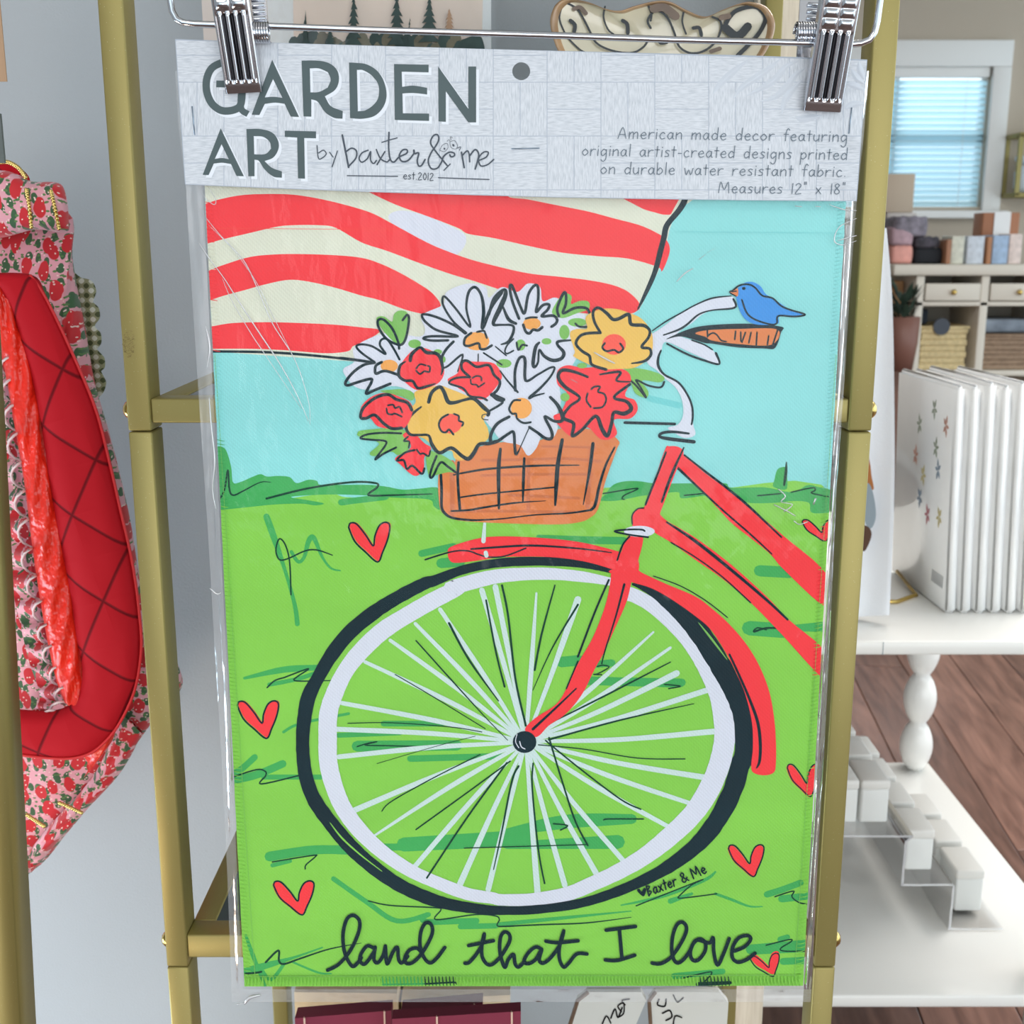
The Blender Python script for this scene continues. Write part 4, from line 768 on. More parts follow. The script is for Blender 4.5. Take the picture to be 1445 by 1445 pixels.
GL = [lett(T_, [(942, 412), (1050, 412), (1130, 430), (1185, 480), (1195, 550), (1170, 610), (1100, 655), (1140, 720), (1222, 755), (1220, 807), (1160, 800), (1100, 760), (1050, 690), (1008, 675), (1008, 793), (955, 791)], [[(998, 465), (1060, 465), (1120, 490), (1140, 540), (1120, 595), (1060, 625), (1002, 628)]]),
 lett(T_, [(742, 406), (925, 795), (868, 792), (826, 705), (760, 698), (692, 706), (655, 782), (603, 779)], [[(748, 537), (812, 665), (750, 658), (692, 662)]]),
 lett(None, [(492.6, 88.2), (500, 88.5), (518, 91), (535, 103), (544.6, 124.5), (543.6, 145), (531, 162), (512.5, 167.5), (494, 166.7)], [[(503.6, 98.6), (505, 157), (516, 155.5), (528, 147), (534, 137), (534, 120), (525, 107), (512, 99)]]),
 lett(U_, [(270, 435), (505, 440), (505, 492), (322, 487), (325, 590), (400, 582), (495, 597), (495, 642), (400, 632), (327, 635), (330, 770), (508, 772), (508, 822), (275, 815)]),
 lett(U_, [(570, 452), (775, 740), (775, 452), (828, 452), (828, 832), (775, 832), (622, 620), (622, 828), (573, 825)]),
 lett(T_, [(392, 872), (550, 1198), (500, 1196), (462, 1115), (400, 1106), (345, 1112), (310, 1190), (270, 1188)], [[(398, 980), (447, 1082), (400, 1074), (352, 1080)]]),
 lett(T_, [(567, 877), (660, 877), (740, 900), (780, 950), (785, 1010), (750, 1070), (690, 1095), (740, 1140), (808, 1165), (808, 1208), (750, 1200), (690, 1150), (650, 1092), (622, 1085), (622, 1198), (580, 1198)], [[(617, 925), (680, 930), (725, 965), (735, 1010), (700, 1045), (640, 1050), (620, 1048)]]),
 lett(T_, [(828, 888), (1040, 893), (1040, 940), (960, 938), (965, 1215), (918, 1212), (912, 935), (828, 930)])]
GC = Z(*T_, [(480, 428), (440, 422), (390, 430), (330, 465), (298, 535), (297, 620), (330, 700), (390, 748), (460, 752), (520, 725), (536, 660), (536, 575)])
for dx, m in ((4, LETTERW), (0, LETTER)):
    cp.stroke([(x+dx, y+dx) for x, y in GC], 10.5, m, caps=False, jit=0)
    cp.stroke([(x+dx, y+dx) for x, y in Z(*T_, [(362, 570), (545, 575)])], 9.5, m, sm=False, caps=False, jit=0)
    cp.stroke([(x+dx, y+dx) for x, y in Z(*T_, [(530, 640), (532, 740), (578, 775)])], 9, m, caps=False, jit=0)
    for o_, h_ in GL: cp.fill([(x+dx, y+dx) for x, y in csmooth(o_)], m, sm=False, holes=[[(x+dx, y+dx) for x, y in csmooth(h)] for h in h_])
cp.part('lettering', 'large grey block letters GARDEN ART with white edge')
SL = [([(38, 130), (48, 222), (75, 222), (105, 192), (85, 165), (50, 185)], 1.5), ([(130, 180), (155, 215)], 1.5), ([(187, 170), (148, 285)], 1.5),
 ([(222, 55), (245, 170), (268, 290)], 2.6), ([(250, 175), (290, 150), (325, 170), (322, 220), (285, 265), (265, 285)], 2.2), ([(410, 165), (365, 185), (345, 225), (365, 252), (405, 225), (428, 175), (428, 235), (450, 262), (470, 240)], 2), ([(470, 160), (500, 225), (545, 250), (565, 235)], 2), ([(532, 175), (475, 270)], 2), ([(562, 35), (560, 150), (572, 232), (600, 250), (635, 215), (690, 188), (692, 162), (660, 165), (637, 205), (655, 245), (700, 240), (742, 190), (745, 165)], 2.3), ([(510, 108), (560, 92), (622, 75)], 1.5), ([(742, 165), (748, 190), (778, 185), (768, 240), (778, 278), (800, 275), (825, 232)], 2.3),
 ([(985, 275), (900, 170), (865, 110), (885, 60), (915, 52), (925, 85), (905, 130), (868, 185), (848, 245), (870, 298), (915, 295), (945, 250), (960, 210), (1000, 180), (1035, 185), (1038, 205), (1015, 213), (1005, 198)], 2.2), ([(1008, 265), (962, 312)], 1.6), ([(1090, 180), (1110, 292)], 2.4), ([(1095, 205), (1130, 170), (1145, 190), (1150, 250)], 2), ([(1150, 205), (1190, 160), (1215, 190), (1208, 240), (1190, 302)], 2.3), ([(1215, 240), (1270, 215), (1285, 180), (1250, 180), (1215, 225), (1230, 278), (1280, 270), (1325, 232)], 2),
 ([(258, 350), (625, 355)], 1.4), ([(922, 365), (1292, 378)], 1.4), ([(932, 165), (950, 130), (985, 115), (990, 150), (965, 175), (932, 165)], .6), ([(1005, 105), (1040, 95), (1060, 130), (1050, 155), (1015, 145), (1005, 105)], .6), ([(1060, 150), (1085, 140), (1075, 165)], 1), ([(985, 100), (1000, 88), (1005, 100)], .6), ([(1015, 90), (1010, 68), (1025, 75)], .6), ([(965, 152), (967, 156)], 2.2), ([(1030, 126), (1032, 132)], 2.8)]
for pts, w in SL: cp.stroke(Z(*S_, pts), w, SCRIPT, n=5)
write(cp, 'est.2012', 569, 252.5, 612, 254.5, 6.2, 1.1, SCRIPT)
cp.part('lettering', 'thin handwritten maker signature by baxter & me est.2012')
write(cp, 'American made decor featuring', 872, 195.2, 1196, 199.8, 9.2, 1.15, TEXT, .08)
write(cp, 'original artist-created designs printed', 821, 219.2, 1196, 225.4, 9.2, 1.15, TEXT, .08)
write(cp, 'on durable water resistant fabric.', 847, 245, 1194, 249.4, 9.2, 1.15, TEXT, .08)
write(cp, 'Measures 12" x 18"', 1014, 272, 1193, 274, 9, 1.15, TEXT, .08)
cp.part('lettering', 'four lines of thin slate handwriting')
STEEL = mat('staple_steel', (150, 165, 180), .3, 1.0)
for a, b in (((271, 150), (274.5, 190)), ((722, 210), (761, 209)), ((1202, 152), (1198, 188))):
    mb = MB(); p, q = at(*a, YC-.0006), at(*b, YC-.0006)
    mb.tube([p+Vector((0, .0008, 0)), p, q, q+Vector((0, .0008, 0))], .00028, STEEL, 6); mb.build('staple', hc)
# ================================================================== HANGER
def chrome(name, rgb=(225, 226, 230), rough=.1):
    return mat(name, rgb, rough, 1.0)
CHROME = chrome('polished_chrome', (212, 213, 218), .13); DARKM = mat('shadow_steel', (60, 60, 64), .3, 1.0)  # darker metal paints dark reflections into the clip's rib valleys
YH = 0.560
hanger = thing('clip_hanger', at(740, 60, YH), 'chrome wire clip hanger gripping the header card', 'hanger')
wp = [(238, -60), (238.5, -20), (240, 0), (243, 16), (249, 27), (258, 32), (275, 34), (305, 35), (379, 37), (530, 42.5), (800, 50.5), (950, 56), (1137, 60.5), (1200, 62.5), (1215, 61), (1227, 56), (1234, 46), (1238, 30), (1242, 0), (1246, -30), (1249, -60)]
mb = MB(); mb.tube([at(x, y, .5705) for x, y in wp], .00148, CHROME, 12); mb.build('wire', hanger, 'round chrome wire')
def clip_part(bx, by, w, name_l, tilt=.25, lean=0.0, side=1, bump=4):
    P0 = at(bx, by, YC-.0032)
    up = Vector((lean, -math.sin(tilt), math.cos(tilt))).normalized(); rt = Vector((1, 0, -lean)).normalized(); nr = rt.cross(up).normalized()
    if nr.y > 0: nr = -nr                       # nr points to the viewer
    T = lambda x, z, d=0: P0+rt*x+up*z+nr*d
    H = .052
    c = MB()
    nxs, nzs = 44, 130
    vs, fs = [], []
    for j in range(nzs+1):
        z = H*j/nzs
        for i in range(nxs+1):
            x = (i/nxs-.5)*w
            e = abs(x)/(w/2)
            d = .0012
            if e > .93: d -= .0012*((e-.93)/.07)**2
            if z < .0035: d -= .0007*(1-z/.0035)
            xr = (x/(w*.86)+.5)*4                # ribs
            if .0045 < z < .0345 and 0 < xr < 4:
                a = min(1, (z-.0045)/.0012, (.0345-z)/.0012); d += a*(.0019*math.sin(PI*(xr % 1))**1.8-.0010)
            if z > .0355:
                row = (z-.0355)/.0042; cl = (x/(w*.86)+.5)*2
                if 0 < cl < 2:
                    rr = max(0, math.sin(PI*(row % 1)))**.7*max(0, math.sin(PI*min(1, max(0, ((cl % 1)-.1)/.8))))**.35
                    d += .0012*rr
            vs.append(T(x, z, d))
    dk = []
    for j in range(nzs):
        for i in range(nxs):
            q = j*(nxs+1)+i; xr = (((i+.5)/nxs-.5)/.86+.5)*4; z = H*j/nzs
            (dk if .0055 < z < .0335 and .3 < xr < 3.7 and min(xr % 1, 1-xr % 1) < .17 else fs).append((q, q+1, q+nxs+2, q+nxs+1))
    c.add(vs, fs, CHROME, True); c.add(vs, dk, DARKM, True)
    sgn = -1 if bx > 722 else 1
    # turned-back side flanges
    for sx in (-1, 1):
        x = sx*w/2
        c.add([T(x, 0, 0), T(x, H, 0), T(x, H, -.006), T(x, .012, -.0035), T(x, 0, -.0006)], [(0, 1, 2, 3, 4)], CHROME)
    c.add([T(-w/2, 0, -.0006), T(w/2, 0, -.0006), T(w/2, 0, 0), T(-w/2, 0, 0)], [(0, 1, 2, 3)], CHROME)
    front = c.build('clip', hanger, name_l, recalc=False)
    # rear jaw, flared the other way, with pivot and spring
    b = MB()
    up2 = Vector((lean, math.sin(.18), math.cos(.18))).normalized()
    Q0 = at(bx, by, YC+.0035); R = lambda x, z, d=0: Q0+rt*x+up2*z-Vector((0, d, 0))
    off = sgn*w*.28
    b.add([R(-w/2+off, 0), R(w/2+off, 0), R(w/2+off, H), R(-w/2+off, H), R(-w/2+off, 0, -.0012), R(w/2+off, 0, -.0012), R(w/2+off, H, -.0012), R(-w/2+off, H, -.0012)], [(0,1,2,3),(4,7,6,5),(0,4,5,1),(1,5,6,2),(2,6,7,3),(3,7,4,0)], CHROME)
    for q in range(7):
        z = .03+q*.003; b.tube([R(-w*.3+off, z, .0008), R(w*.45+off, z, .0008)], .0009, CHROME, 6)
    b.build('rear_jaw', front)
    s = MB(); pv = at(bx, 46, .5705); n_ = 90
    sp = [pv+Vector((off*1.5-.006*sgn*0+(.009*i/n_-.0045), .0042*math.cos(i*.55), .0042*math.sin(i*.55))) for i in range(n_)]
    s.tube(sp, .0006, CHROME, 6); s.build('spring', front)
clip_part(344.5, 131, .0166, 'left chrome clip with ribbed plate', .27, -.055)
clip_part(1160, 157, .0172, 'right chrome clip with ribbed plate', .27, .055)
# ================================================================== ROOM
def wallmat(name, rgb, var=.02):
    return mat(name, rgb, .85, var=var, vscale=1.5, bump=.25, bscale=500, spec=.2)
WALLP = wallmat('painted_partition', (176, 179, 182)); WALLT = wallmat('taupe_paint', (190, 178, 162)); CEIL = wallmat('ceiling_paint', (225, 225, 222))
TRIM = mat('white_trim_paint', (232, 231, 228), .45); FLOORB = mat('floor_underlay', (90, 66, 58), .6, var=.1)
def struct(name, a, b, m, bev=0):
    mb = MB(); mb.box(a, b, m, bev); o = mb.build(name); o['kind'] = 'structure'; return o
struct('ceiling', (-2.2, -4, 2.66), (4.2, 6.9, 2.74), CEIL)
floor = struct('floor', (-2.2, -4, -.06), (4.2, 6.9, -.002), FLOORB)
struct('wall_left', (-2.2, 1.0, 0), (.225, 1.10, 2.66), WALLP)         # partition behind the rack
struct('wall_side', (-2.3, -4, 0), (-2.2, 6.9, 2.66), WALLP)
# far wall with its window opening
WX0, WX1 = 1.52, at(1395, 150, 6.5).x
WZ0, WZ1 = zat(292, 6.5), zat(95, 6.5)
mb = MB()
mb.box((-2.2, 6.5, 0), (WX0, 6.62, 2.66), WALLT); mb.box((WX1, 6.5, 0), (4.2, 6.62, 2.66), WALLT)
mb.box((WX0, 6.5, 0), (WX1, 6.62, WZ0), WALLT); mb.box((WX0, 6.5, WZ1), (WX1, 6.62, 2.66), WALLT)
o = mb.build('wall_back'); o['kind'] = 'structure'
mb = MB(); tw = .095
mb.box((WX0-tw, 6.47, WZ1), (WX1+tw, 6.5, WZ1+.13), TRIM, .006); mb.box((WX0-tw, 6.47, WZ0-.03), (WX0, 6.5, WZ1), TRIM, .006)
mb.box((WX1, 6.47, WZ0-.03), (WX1+tw, 6.5, WZ1), TRIM, .006); mb.box((WX0-tw-.03, 6.42, WZ0-.06), (WX1+tw+.03, 6.5, WZ0-.02), TRIM, .006)
win = mb.build('window_1'); win['kind'] = 'structure'
mb = MB(); mb.box((WX0, 6.555, WZ0), (WX1, 6.562, WZ1), film('window_glass', .02, 1.0, .02, 3, 0)); mb.build('pane', win)
mb = MB(); cx = (WX0+WX1)/2
mb.box((cx-.02, 6.54, WZ0), (cx+.02, 6.58, WZ1), TRIM); mb.box((WX0, 6.54, (WZ0+WZ1)/2-.02), (WX1, 6.58, (WZ0+WZ1)/2+.02), TRIM); mb.box((WX0, 6.54, WZ0), (WX0+.03, 6.58, WZ1), TRIM); mb.box((WX1-.03, 6.54, WZ0), (WX1, 6.58, WZ1), TRIM)
mb.build('sash', win)
SLAT = bpy.data.materials.new('blind_slat'); nt, N, L, p = nodes(SLAT)
p.inputs['Base Color'].default_value = (.72, .86, .92, 1); p.inputs['Roughness'].default_value = .5
tl = N.new('ShaderNodeBsdfTranslucent'); tl.inputs[0].default_value = (.62, .86, .95, 1); mx = N.new('ShaderNodeMixShader'); mx.inputs[0].default_value = .75
L.new(p.outputs[0], mx.inputs[1]); L.new(tl.outputs[0], mx.inputs[2]); L.new(mx.outputs[0], N['Material Output'].inputs[0])
bl = thing('window_blind', (cx, 6.52, WZ0), 'white horizontal slat blind hanging in the far window', 'blind')
mb = MB(); mb.box((WX0+.01, 6.49, WZ1-.05), (WX1-.01, 6.53, WZ1), TRIM, .004); mb.build('head_rail', bl)
sd = MB(); n = 21; L0 = (WZ1-.06-WZ0)/n; h = L0*.47
sd.add([(WX0+.015, 6.500, -h), (WX1-.015, 6.500, -h), (WX1-.015, 6.505, .004), (WX0+.015, 6.505, .004), (WX1-.015, 6.526, h), (WX0+.015, 6.526, h)], [(0, 1, 2, 3), (3, 2, 4, 5)], SLAT, True)
base = None
for i in range(n):
    if base is None:
        m_ = MB(); m_.v = [Vector(v)+Vector((0, 0, WZ0+L0*(i+.5))) for v in sd.v]; m_.f = sd.f; m_.m = sd.m; m_.mats = sd.mats; m_.sm = sd.sm
        base = m_.build('slat', bl, recalc=False)
    else:
        c = base.copy(); col.objects.link(c); c.parent = bl; c.location = (0, 0, L0*i)
mb = MB()
for x in (WX0+.12, cx, WX1-.12): mb.tube([(x, 6.502, WZ0), (x, 6.502, WZ1-.03)], .0015, TRIM, 5)
mb.build('cord', bl)
mb = MB(); mb.box((-.2, 6.47, 0), (4.2, 6.5, .13), TRIM, .004); o = mb.build('baseboard_back'); o['kind'] = 'structure'
# whitewashed corner casing of the partition
def wood(name, c0, c1, sc=(40, 40, 3), rough=.5, bs=.3):
    m = bpy.data.materials.new(name); nt, N, L, p = nodes(m)
    tc = N.new('ShaderNodeTexCoord'); mp = N.new('ShaderNodeMapping'); mp.inputs['Scale'].default_value = sc
    n = N.new('ShaderNodeTexNoise'); n.inputs['Scale'].default_value = 3; n.inputs['Detail'].default_value = 6; n.inputs['Distortion'].default_value = .6
    oi = N.new('ShaderNodeObjectInfo'); ad = N.new('ShaderNodeVectorMath'); ad.operation = 'ADD'
    cb = N.new('ShaderNodeCombineXYZ'); ms = N.new('ShaderNodeMath'); ms.operation = 'MULTIPLY'; ms.inputs[1].default_value = 17
    L.new(oi.outputs['Random'], ms.inputs[0]); L.new(ms.outputs[0], cb.inputs[1]); L.new(ms.outputs[0], cb.inputs[0])
    L.new(tc.outputs['Object'], mp.inputs[0]); L.new(mp.outputs[0], ad.inputs[0]); L.new(cb.outputs[0], ad.inputs[1]); L.new(ad.outputs[0], n.inputs['Vector'])
    r = N.new('ShaderNodeValToRGB'); r.color_ramp.elements[0].position = .3; r.color_ramp.elements[1].position = .7
    r.color_ramp.elements[0].color = (*lin(c0), 1); r.color_ramp.elements[1].color = (*lin(c1), 1)
    L.new(n.outputs['Fac'], r.inputs[0])
    hs = N.new('ShaderNodeHueSaturation'); mr = N.new('ShaderNodeMapRange'); mr.inputs['To Min'].default_value = .72; mr.inputs['To Max'].default_value = 1.25
    L.new(oi.outputs['Random'], mr.inputs[0]); L.new(mr.outputs[0], hs.inputs['Value']); L.new(r.outputs[0], hs.inputs['Color']); L.new(hs.outputs[0], p.inputs['Base Color'])
    p.inputs['Roughness'].default_value = rough
    b = N.new('ShaderNodeBump'); b.inputs['Strength'].default_value = bs; b.inputs['Distance'].default_value = .001
    L.new(n.outputs['Fac'], b.inputs['Height']); L.new(b.outputs[0], p.inputs['Normal'])
    return m
struct('trim_1', (.19, .985, 0), (.235, 1.11, 2.66), wood('whitewashed_casing', (196, 180, 158), (226, 214, 196), (60, 60, 3)))
# floor boards
FW = wood('floor_board_wood', (92, 62, 52), (142, 104, 90), (14, 1.6, 5), .28, .15)
ang = math.radians(-6.0)
pw, plh = .15, 1.25
me = None
for i in range(26):
    off = random.uniform(0, plh)
    for j in range(-1, 6):
        u0 = -.3+i*pw; v0 = .9+j*plh-off
        X, Yv = u0+pw/2, v0+plh/2
        wx, wy = X*math.cos(ang)-Yv*math.sin(ang), X*math.sin(ang)+Yv*math.cos(ang)
        if wx < .15 or wx > 3.6 or wy < 1.0 or wy > 6.4: continue
        if me is None:
            mb = MB(); mb.box((-pw/2+.001, -plh/2+.001, -.002), (pw/2-.001, plh/2-.001, .004), FW, .0015)
            o = bpy.data.objects.new('plank', bpy.data.meshes.new('plank')); col.objects.link(o)
            o.data.from_pydata([tuple(v) for v in mb.v], [], mb.f); o.data.materials.append(FW); me = o.data
        else:
            o = bpy.data.objects.new('plank', me); col.objects.link(o)
        o.parent = floor
        o.location = Vector((wx, wy, random.uniform(-.0006, .0006)))-floor.location; o.rotation_euler = (0, 0, ang)
# ================================================================== GOLD RACK
def goldmat(name, rgb, rough=.38, metal=.75):
    m = mat(name, rgb, rough, metal); nt, N, L, p = nodes(m)
    tc = N.new('ShaderNodeTexCoord')
    v = N.new('ShaderNodeTexVoronoi'); v.inputs['Scale'].default_value = 420; L.new(tc.outputs['Object'], v.inputs['Vector'])
    r = N.new('ShaderNodeValToRGB'); r.color_ramp.elements[0].position = 0; r.color_ramp.elements[1].position = .09
    r.color_ramp.elements[0].color = (.75, .7, .5, 1); r.color_ramp.elements[1].color = (*lin(rgb), 1)
    L.new(v.outputs['Distance'], r.inputs[0]); L.new(r.outputs[0], p.inputs['Base Color'])
    n = N.new('ShaderNodeTexNoise'); n.inputs['Scale'].default_value = 900; L.new(tc.outputs['Object'], n.inputs['Vector'])
    b = N.new('ShaderNodeBump'); b.inputs['Strength'].default_value = .12; b.inputs['Distance'].default_value = .0003
    L.new(n.outputs['Fac'], b.inputs['Height']); L.new(b.outputs[0], p.inputs['Normal'])
    return m
GOLD = goldmat('gold_powder_coat', (158, 144, 87), .46, .5); BRASS = mat('polished_brass', (214, 184, 110), .18, 1.0)
SHELFG = mat('smoked_glass_shelf', (60, 68, 68), .08, 0, spec=.6)
YP = .65; PD = .021; PWX = .0131; bev = .0011
XL, XR = -.2117, .1983-PWX
rack = thing('metal_rack', (0, YP, 0), 'gold metal display rack behind the hanging flag', 'rack')
zt = zat(563, YP); zl = zat(1321, YP); dz = zt-zl
TH = .0135
joints = [zat(609, YP), zat(1365, YP)]
def post(x, y, lab):
    lv = [0, joints[1]-dz, joints[1], joints[0], joints[0]+dz, joints[0]+2*dz]
    for a, b in zip(lv, lv[1:]):
        mb = MB(); mb.box((x, y, a+.0003), (x+PWX, y+PD, b-.0003), GOLD, bev); mb.build('post', rack)
YBK = .93
for x in (XL, XR):
    for y in (YP, YBK): post(x, y, None)
for n_ in range(-1, 3):
    z1 = zt-n_*dz
    lo = z1-TH*(1.0 if n_ < 1 else 1.15)
    for y in (YP, YBK):
        mb = MB(); mb.box((XL+PWX, y+.001, lo), (XR, y+.018, z1), GOLD, bev); mb.build('crossbar', rack)
    for x in (XL+PWX, XR-.014):
        mb = MB(); mb.box((x, YP+.018, lo), (x+.014, YBK, z1), GOLD, bev); mb.build('side_bar', rack)
    mb = MB(); mb.box((XL+PWX+.014, YP+.018, z1-.007), (XR-.014, YBK, z1-.001), SHELFG); mb.build('shelf_board', rack, 'dark glass shelf')
    for x, sgn in ((XL, -1), (XR+PWX, 1)):
        for y in (YP+.0105,):
            mb = MB(); mb.sphere((x, y, (lo+z1)/2-.0005), .0054, BRASS, (1.0, 1, 1.05)); mb.build('bolt', rack, 'round brass bolt head')
# dried smudge on the left post
SMU = mat('brown_smudge', (150, 132, 84), .6, .5, var=.25, vscale=700)
mb = MB()
for _ in range(150):
    a, r_ = random.uniform(0, 2*PI), random.uniform(0, 1)**.5
    q = at(182+9*r_*math.cos(a), 485+20*r_*math.sin(a), YP-.00012)
    s_ = random.uniform(.0002, .0006); mb.add([q+Vector((-s_, 0, -s_*.5)), q+Vector((s_, 0, -s_*.4)), q+Vector((s_*.3, 0, s_*.6))], [(0, 1, 2)], SMU)
mb.build('smudge', rack, 'brown fingerprint smudge on the left post', 'stuff')
# leaning post of the neighbouring rack at the left edge
lp = thing('metal_post', at(28, 1445, .62), 'gold square post leaning in at the left edge, before the strawberry bag', 'post')
mb = MB()
a, b = at(-34, 300, .62), at(32, 1500, .62)
def bar(p, q, w, d, m, bv=.001):
    ax = (q-p); Ln = ax.length; rot = ax.to_track_quat('Z', 'Y').to_matrix()
    bm = bmesh.new(); bmesh.ops.create_cube(bm, size=1)
    for v in bm.verts: v.co = Vector((v.co.x*w, v.co.y*d, (v.co.z+.5)*Ln))
    bmesh.ops.bevel(bm, geom=bm.edges[:], offset=bv, segments=2, affect='EDGES')
    return bm, Matrix.Translation(p) @ rot.to_4x4()
up = (a-b).normalized(); xx = Vector((1, 0, 0)); xx = (xx-up*xx.dot(up)).normalized(); yy = up.cross(xx)
if yy.y < 0: yy = -yy
bm = bmesh.new(); bmesh.ops.create_cube(bm, size=1); Ln = (a-b).length
bmesh.ops.scale(bm, vec=(.016, .023, Ln), verts=bm.verts); bmesh.ops.bevel(bm, geom=bm.edges[:], offset=.001, segments=2, affect='EDGES')
Mx = Matrix((xx, yy, up)).transposed().to_4x4(); Mx.translation = (a+b)/2-xx*.008+yy*.0115
mb.bm(bm, GOLD, True, Mx); mb.build('tube', lp)
# ================================================================== THINGS ON THE RACK
PAPER = mat('white_paper', (232, 231, 230), .6); BLUSH = mat('watercolour_blush', (236, 214, 198), .7, var=.1, vscale=14)
TREE = mat('watercolour_pine', (58, 74, 70), .7, var=.3, vscale=90); TREE2 = mat('watercolour_rust', (176, 138, 110), .7, var=.2, vscale=90); HILLW = mat('watercolour_brush', (120, 112, 92), .7, var=.4, vscale=70)
YPR = .87
zs = zt
art = thing('art_print', (-.09, YPR, zs), 'watercolour print of dark pine trees standing in a clear sleeve', 'print')
x0, x1 = at(372, 30, YPR).x, at(693, 30, YPR).x
mb = MB(); mb.box((x0, YPR, zs), (x1, YPR+.003, zs+.28), PAPER); mb.build('mat_board', art, 'white mat board')
pa = Print(art, YPR-.0003, None, .00008)
pa.fill([(412, -80), (683, -80), (676, 250), (418, 250)], BLUSH, sm=False)
rnd = random.Random(11)
pa.k += 1
for i in range(46):
    x = 415+i*5.7; pa.disc(min(676, x), 58+rnd.uniform(-4, 14), 8, 9+rnd.uniform(0, 4), HILLW if rnd.random() < .55 else TREE, 9, new=True)
pa.fill([(640, 66), (655, 55), (672, 50), (681, 56), (681, 80), (640, 80)], TREE)
for x, y0, y1, w, m in ((431, 14, 62, 10, TREE), (499, -6, 64, 22, TREE), (560, -8, 64, 28, TREE), (606, -4, 60, 30, TREE), (634, 12, 50, 17, TREE2), (578, 25, 62, 4, TREE), (466, 38, 64, 16, TREE)):
    pts = [(x, y0)]; n_ = 7; L_s = []; R_s = []
    for i in range(1, n_+1):
        t = i/n_; ww = w/2*t**.8
        L_s += [(x-ww-rnd.uniform(-1, 1.5), y0+(y1-y0)*t), (x-ww*.45, y0+(y1-y0)*t-1)]
        R_s += [(x+ww+rnd.uniform(-1, 1.5), y0+(y1-y0)*t+rnd.uniform(-1, 1)), (x+ww*.45, y0+(y1-y0)*t-1)]
    pa.fill(pts+R_s+L_s[::-1], m, sm=False)
pa.part('picture', 'pine trees against a pale pink sky')
mb = MB(); mb.box((x0-.001, YPR-.0022, zs), (x1+.003, YPR-.0018, zs+.285), FILM); mb.build('sleeve', art, 'clear sleeve')
mb = MB(); c0, c1 = at(286, 30, .885).x, at(372, 30, .885).x-.001; mb.box((c0, .885, zs), (c1, .888, zs+.3), mat('blush_card', (222, 208, 200), .7))
o = mb.build('greeting_card'); tag(o, 'pale blush card in a clear sleeve left of the pine tree print', 'card')
# ceramic platter
CER = mat('cream_glaze', (226, 212, 184), .15, var=.12, vscale=28, coat=.5); RIMM = mat('rust_glaze_rim', (186, 146, 108), .25, var=.3, vscale=60, coat=.5); BLK = mat('black_glaze', (26, 26, 28), .2); BRN = mat('brown_glaze', (120, 96, 78), .3, var=.3, vscale=50)
YD = .80
dish = thing('ceramic_platter', at(935, 150, YD), 'cream wavy ceramic platter with black swirls and rust rim', 'platter')
ol = Z(*V_, [(130, 190), (130, 110), (165, 30), (235, -8), (380, 12), (500, 58), (600, 72), (700, 40), (850, 5), (950, 14), (1050, 66), (1180, 112), (1300, 66), (1420, 22), (1500, 14), (1600, 50), (1652, 140), (1645, 240), (1600, 340), (1540, 450), (1560, 560), (1500, 700), (1200, 760), (800, 740), (400, 760), (240, 700), (230, 560), (210, 420), (160, 300)])
P = smooth(ol, True, 6); cxp, cyp = 935, 75
mb = MB(); rings = [(1.0, .0), (1.0, -.006), (.985, -.0085), (.96, -.007), (.93, -.004), (.6, -.001), (.2, 0)]
vs = []; n_ = len(P)
for s, d in rings:
    for x, y in P: vs.append(at(cxp+(x-cxp)*s, cyp+(y-cyp)*s, YD+d))
fs = []; fr2 = []
for r_ in range(len(rings)-1):
    for i in range(n_):
        (fr2 if r_ < 4 else fs).append((r_*n_+i, r_*n_+(i+1) % n_, (r_+1)*n_+(i+1) % n_, (r_+1)*n_+i))
mb.add(vs, fs+[tuple((len(rings)-1)*n_+i for i in range(n_))], CER, True); mb.build('plate', dish, recalc=False)
mb = MB(); mb.add(vs, fr2, RIMM, True); mb.build('rim', dish, 'rust brown glazed rim', recalc=False)
ds = Print(dish, YD-.0042, None, .0001)
for pts, w in (([(215, 20), (190, 120), (220, 210), (250, 260), (320, 330), (360, 355)], 2.5), ([(240, 20), (310, 60), (360, 140), (400, 220), (440, 290), (520, 335), (620, 358), (700, 355), (760, 320), (790, 280)], 3), ([(500, 45), (490, 120), (520, 200), (560, 235)], 2.6), ([(790, 30), (815, 90), (810, 140)], 3), ([(810, 190), (790, 140), (830, 80), (880, 80), (930, 130), (970, 220), (1000, 310), (1060, 355), (1130, 360), (1200, 330), (1260, 270), (1290, 190), (1280, 140), (1230, 115)], 3.2), ([(1035, 80), (1025, 150), (1050, 230)], 2.6), ([(1310, 180), (1380, 80), (1500, 45), (1560, 70), (1590, 130), (1550, 220), (1480, 300), (1400, 380)], 6), ([(1320, 190), (1380, 240), (1420, 235), (1470, 180)], 12), ([(1100, 190), (1140, 190), (1155, 240)], 5), ([(620, 140), (650, 165), (655, 225)], 5.5), ([(265, 140), (295, 170), (290, 215)], 5.5), ([(860, 270), (880, 295), (920, 290)], 4)):
    ds.stroke(Z(*V_, pts), w, BLK)
for pts, w in (([(290, 60), (330, 50), (370, 90)], 6), ([(830, 60), (900, 50), (980, 110)], 12), ([(1290, 120), (1340, 110)], 8), ([(1220, 350), (1280, 330)], 6)): ds.stroke(Z(*V_, pts), w, BRN)
ds.part('swirls', 'black brushed swirls')
